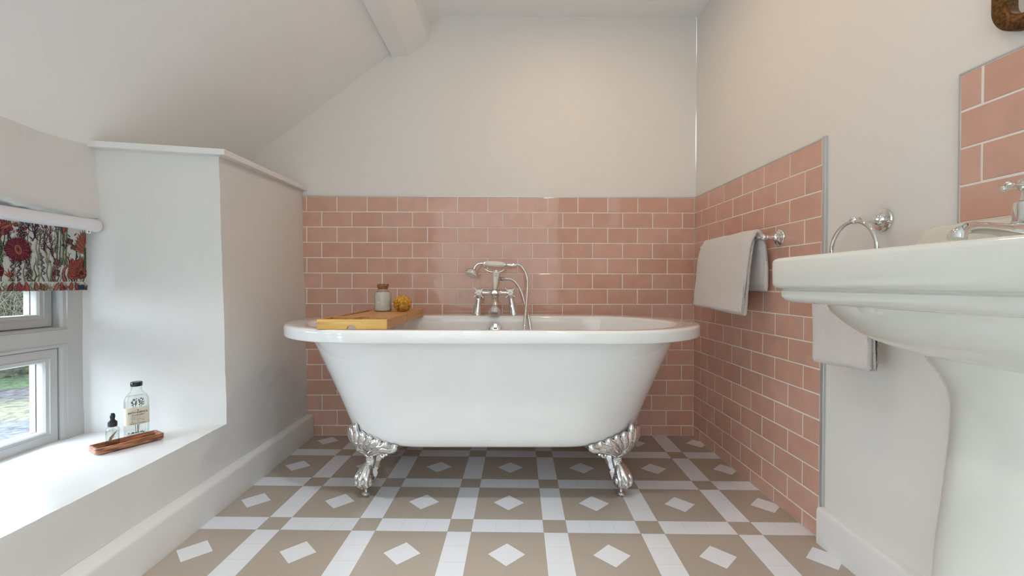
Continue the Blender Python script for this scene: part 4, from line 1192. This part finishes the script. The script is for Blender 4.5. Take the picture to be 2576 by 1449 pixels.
mb.sphere((0, -HB - .0007, .0872), .0021, 3, 12, MBt, (1, .12, .85))
mb.build('label_print', [MT['dark'], MT['purpleink'], MT['greyink'], MT['redink']], lb, sharp=0)
# dried lavender stems inside
mb = MB()
def sprig(pts, r=.0006): mb.tube(spline(pts, 12), r, 6, 0, True, MBt)
for x0_, x1_ in ((-.002, -.010), (.003, -.004), (.002, .009), (.004, .014)):
    sprig([(x0_, 0, .012), ((x0_ + x1_) / 2, -.004, .06), (x1_, -.002, .112)])
    for k in range(7):
        z_ = .100 + k * .0032; s_ = R.choice((-1, 1)); mb.tube([Vector((x1_ * (z_ / .112), -.002, z_)), Vector((x1_ + s_ * R.uniform(.002, .0055), -.003, z_ + .003))], [.0008, .0013], 6, 1, True, MBt)
for k in range(46):
    a = R.uniform(0, 2 * PI); q = R.random() ** .5; mb.sphere((q * .024 * math.cos(a), q * .010 * math.sin(a), .0085 + R.uniform(0, .003)), R.uniform(.0009, .0019), 1 if k % 3 else 2, 6, MBt, (1.5, 1, .6))
mb.build('lavender_sprigs', [mat('dried_stem', srgb(70, 62, 70), .8), mat('dried_flower', srgb(60, 48, 72), .85), mat('yellow_petal', srgb(190, 176, 92), .8)], bot, sharp=0)

# dropper bottle
dc = P(283, 1121, Z=zt0); dc = dc + Vector((-.010, .012, 0))
MD = Matrix.Translation((dc.x, dc.y, zt0 + .0003))
dr = thing('dropper_bottle', 'small clear dropper bottle with dark rubber bulb on wooden tray', 'bottle', (dc.x, dc.y, zt0))
mb = MB(); mb.lathe([(.001, 0), (.0145, 0), (.0162, .0015), (.0166, .004), (.0166, .044), (.0155, .050), (.0115, .0535), (.0095, .0555), (.0092, .061)], MD, 40); mb.build('bottle_glass', MT['glass'], dr, sharp=60)
mb = MB(); mb.lathe([(.001, .0055), (.0135, .0055), (.0146, .007), (.0146, .043), (.001, .0435)], MD, 32); mb.build('liquid', MT['liquid'], dr, sharp=60)
mb = MB()
rs = []
for z, r0_ in ((.056, .0112), (.0575, .0118), (.060, .0118), (.0605, .0112), (.0612, .0114), (.0705, .0110), (.072, .0098)):
    rs.append([((r0_ + (.0004 if (j % 2 and .0610 < z < .071) else 0)) * math.cos(2 * PI * j / 60), (r0_ + (.0004 if (j % 2 and .0610 < z < .071) else 0)) * math.sin(2 * PI * j / 60), z) for j in range(60)])
mb.rings(rs, 0, True, True, True, True, MD)
mb.lathe([(.0080, .072), (.0082, .074), (.0058, .0765), (.0056, .080), (.0066, .084), (.0067, .090), (.0055, .0945), (.003, .0968), (.001, .0972)], MD, 28); mb.build('dropper_cap', MT['black'], dr)
mb = MB(); mb.tube([(0, 0, .060), (.001, 0, .012)], .0022, 10, 0, True, MD); mb.build('pipette', MT['glass'], dr)
mb = MB(); dn = (Vector((0, 0, 0)) - Vector((dc.x, dc.y, 0))).normalized()
MP = axisM((dc.x, dc.y, zt0), (0, 0, 1), (-dn.y, dn.x, 0))
# pressed feather-shaped petal inside and lettering on the glass
mb.add([(-.010, -.003, .012), (-.003, -.006, .012), (.006, -.006, .030), (.012, -.001, .043), (.003, -.002, .036), (-.006, -.001, .024)], [(0, 1, 2, 5), (5, 2, 3, 4)], 0, False, MP @ Matrix.Scale(-1, 4, (0, 1, 0)))
mb.tube([(-.009, .004, .010), (.010, .003, .042)], .0005, 6, 1, True, MP)
mb.build('dried_petal', [mat('dried_petal_tan', srgb(206, 188, 160), .8), mat('dried_stalk', srgb(176, 148, 96), .8)], dr, sharp=0)
mb = MB(); text_mesh(mb, 'BATH', .0060, axisM(Vector((dc.x, dc.y, zt0 + .026)) + dn * .0171, (0, 0, 1), (-dn.y, dn.x, 0)) @ Matrix.Rotation(PI / 2, 4, 'X'), 0)
mb.build('bottle_print', MT['greyink'], dr, sharp=0)

# ---------------------------------------------------------------- outside
GZ = -2.55
mg = mat('yard_ground', (.2, .2, .15), .9); n, l, b = nodes(mg)
tc = n.new('ShaderNodeTexCoord'); sp_ = n.new('ShaderNodeSeparateXYZ'); l.new(tc.outputs['Object'], sp_.inputs[0])
def mth(op, a, bb=None):
    x = n.new('ShaderNodeMath'); x.operation = op
    for i, v in enumerate((a, bb)):
        if v is None: continue
        if isinstance(v, (int, float)): x.inputs[i].default_value = v
        else: l.new(v, x.inputs[i])
    return x.outputs[0]
nz = n.new('ShaderNodeTexNoise'); nz.inputs['Scale'].default_value = .9; nz.inputs['Detail'].default_value = 5; l.new(tc.outputs['Object'], nz.inputs['Vector'])
t = mth('ADD', mth('MULTIPLY', sp_.outputs['X'], -.62), mth('MULTIPLY', sp_.outputs['Y'], .32))
t = mth('ADD', t, mth('MULTIPLY', nz.outputs['Fac'], 2.0))
rp = n.new('ShaderNodeValToRGB'); cr = rp.color_ramp; cr.interpolation = 'LINEAR'
stops = [(0, (.20, .20, .205)), (.575, (.205, .20, .19)), (.600, (.30, .27, .14)), (.665, (.27, .26, .11)), (.690, (.13, .105, .085)), (.735, (.17, .145, .12)), (.745, (.07, .06, .045)), (.765, (.12, .19, .05)), (.85, (.10, .17, .05)), (.93, (.05, .06, .03))]
while len(cr.elements) < len(stops): cr.elements.new(.5)
for e, (p_, c_) in zip(cr.elements, stops): e.position = p_; e.color = tuple(v * .34 for v in c_) + (1,)
l.new(mth('DIVIDE', t, 20), rp.inputs['Fac'])
n2 = n.new('ShaderNodeTexNoise'); n2.inputs['Scale'].default_value = 5; n2.inputs['Detail'].default_value = 9; n2.inputs['Roughness'].default_value = .75; l.new(tc.outputs['Object'], n2.inputs['Vector'])
r2 = n.new('ShaderNodeValToRGB'); r2.color_ramp.elements[0].position = .36; r2.color_ramp.elements[1].position = .64; l.new(n2.outputs['Fac'], r2.inputs['Fac'])
mx = n.new('ShaderNodeMix'); mx.data_type = 'RGBA'; mx.blend_type = 'OVERLAY'; mx.inputs['Factor'].default_value = .9
l.new(rp.outputs['Color'], mx.inputs['A']); l.new(r2.outputs['Color'], mx.inputs['B']); l.new(mx.outputs['Result'], b.inputs['Base Color'])
mb = MB()
def gf(a, b_):
    x = -34 + 30 * a; y = -14 + 46 * b_; d = max(0, (-x * .62 + y * .32) - 15.5); return (x, y, GZ + .22 * d + .12 * noise.noise(Vector((x, y, 0)) * .5))
patch(mb, gf, 60, 90, 0, .0)
gr = mb.build('ground', mg, sharp=0); struct(gr)
# hedge of dry brush beyond the track: leafy mass with arching bare stems
hedge = thing('hedge', 'overgrown hedge with dry arching stems beyond the track outside', 'hedge', (-17, 16, GZ))
mh = mat('hedge_leaves', (.06, .08, .03), .9); ramp_color(mh, (.010, .014, .007, 1), (.060, .070, .030, 1), 6, None, 6, .35, .65); bump(mh, 8, 1, .3, 5)
bm = bmesh.new(); bmesh.ops.create_icosphere(bm, subdivisions=6, radius=1)
hd = Vector((.46, .89, 0))
for v in bm.verts:
    p = v.co.copy(); d = 1 + .22 * noise.noise(p * 3) + .13 * noise.noise(p * 9) + .09 * noise.noise(p * 25)
    q = Vector((p.x * 9 * d, p.y * 1.9 * d, p.z * 3.3 * d)); v.co = q
Mh = axisM((-18.6, 16.8, GZ + .9), (0, 0, 1), hd)
mb = MB(); mb.bm(bm, 0, True, Mh); mb.build('foliage', mh, hedge, sharp=0)
mst = mat('dry_stems', (.12, .11, .07), .9); bump(mst, 20, .4, .01)
mb = MB()
for k in range(1300):
    u = R.uniform(-7, 7); h0 = R.uniform(.2, 3.0); base = Vector((u, -1.7 - R.uniform(0, .5), h0 - .5)); dx = R.uniform(-1.4, 1.4); hh = R.uniform(.3, 1.3)
    pts = [base, base + Vector((dx * .3, -.25, hh * .8)), base + Vector((dx * .7, -.4, hh)), base + Vector((dx, -.5, hh * R.uniform(.3, .9)))]
    mb.tube(spline(pts, 8), lerpl([.009, .006, .0035], 8), 5, 0, True, Mh)
o = mb.build('bare_stems', mst, hedge, sharp=0); o['kind'] = 'stuff'
# ---------------------------------------------------------------- light
w = bpy.data.worlds.new('sky'); SC.world = w; w.use_nodes = True
n, l = w.node_tree.nodes, w.node_tree.links; bg = n['Background']
tc = n.new('ShaderNodeTexCoord'); sp_ = n.new('ShaderNodeSeparateXYZ'); l.new(tc.outputs['Generated'], sp_.inputs[0])
rp = n.new('ShaderNodeValToRGB'); cr = rp.color_ramp; cr.elements[0].position = .48; cr.elements[0].color = (.30, .33, .30, 1); cr.elements[1].position = .52; cr.elements[1].color = (.88, .95, 1.0, 1)
e = cr.elements.new(1); e.color = (.50, .68, 1.0, 1)
ad = n.new('ShaderNodeMath'); ad.operation = 'MULTIPLY_ADD'; ad.inputs[1].default_value = .5; ad.inputs[2].default_value = .5
l.new(sp_.outputs['Z'], ad.inputs[0]); l.new(ad.outputs[0], rp.inputs['Fac']); l.new(rp.outputs['Color'], bg.inputs['Color']); bg.inputs['Strength'].default_value = SKY = 9.0


def area(name, loc, rot, size, energy, col, shape='DISK', sy=None, portal=False, spread=PI):
    d = bpy.data.lights.new(name, 'AREA'); d.energy = energy; d.color = col; d.shape = shape; d.size = size; d.spread = spread
    if sy: d.size_y = sy
    o = bpy.data.objects.new(name, d); COL.objects.link(o); o.location = loc; o.rotation_euler = rot
    if portal: d.cycles.is_portal = True
    return o


area('window_portal', (-1.60, .86, .61), (0, -PI / 2, 0), .80, 1, (1, 1, 1), 'RECTANGLE', 1.34, True)
area('window_portal', (-1.60, -.6, .61), (0, -PI / 2, 0), .80, 1, (1, 1, 1), 'RECTANGLE', 1.1, True)
area('daylight', (-3.0, .3, 1.78), (0, -PI / 2, 0), 2.0, 190, (.74, .89, 1.0), 'RECTANGLE', 3.6)
area('daylight', (-2.05, -1.15, 1.4), (0, -PI / 2, 0), 2.3, 320, (.68, .87, 1.0), 'RECTANGLE', 2.1)
# cool fill lamp added before the solid rear wall to brighten the room
area('rear_fill_light', (-.15, YN + .05, 1.05), (math.radians(90), 0, 0), 1.6, 12.6, (.82, .95, 1.0), 'RECTANGLE', 1.9)
WARM = (1.0, .66, .40)
for i, (x, y, e_) in enumerate(((.35, .75, 1.8), (.30, 1.55, 2.75))):
    area('ceiling_downlight', (x, y, ZC - .03), (0, 0, 0), .09, e_, WARM)
area('ceiling_downlight', (-.25, .80, ZC - .03), (0, 0, 0), .09, 3.0, (.93, .97, 1.0), spread=math.radians(85))  # cool lamp without a fitting, added to brighten the floor and bath front

vs = SC.view_settings; vs.view_transform = 'Standard'; vs.look = 'None'; vs.gamma = 1; vs.use_curve_mapping = False; vs.exposure = .25
cy = SC.cycles; cy.use_denoising = True; cy.use_adaptive_sampling = True; cy.adaptive_threshold = .07; cy.adaptive_min_samples = 16; cy.max_bounces = 9; cy.diffuse_bounces = 5; cy.glossy_bounces = 4; cy.transparent_max_bounces = 12; cy.transmission_bounces = 6
cy.sample_clamp_indirect = 6; cy.caustics_reflective = False; cy.caustics_refractive = False; cy.blur_glossy = .5
try: cy.denoiser = 'OPENIMAGEDENOISE'
except Exception: pass
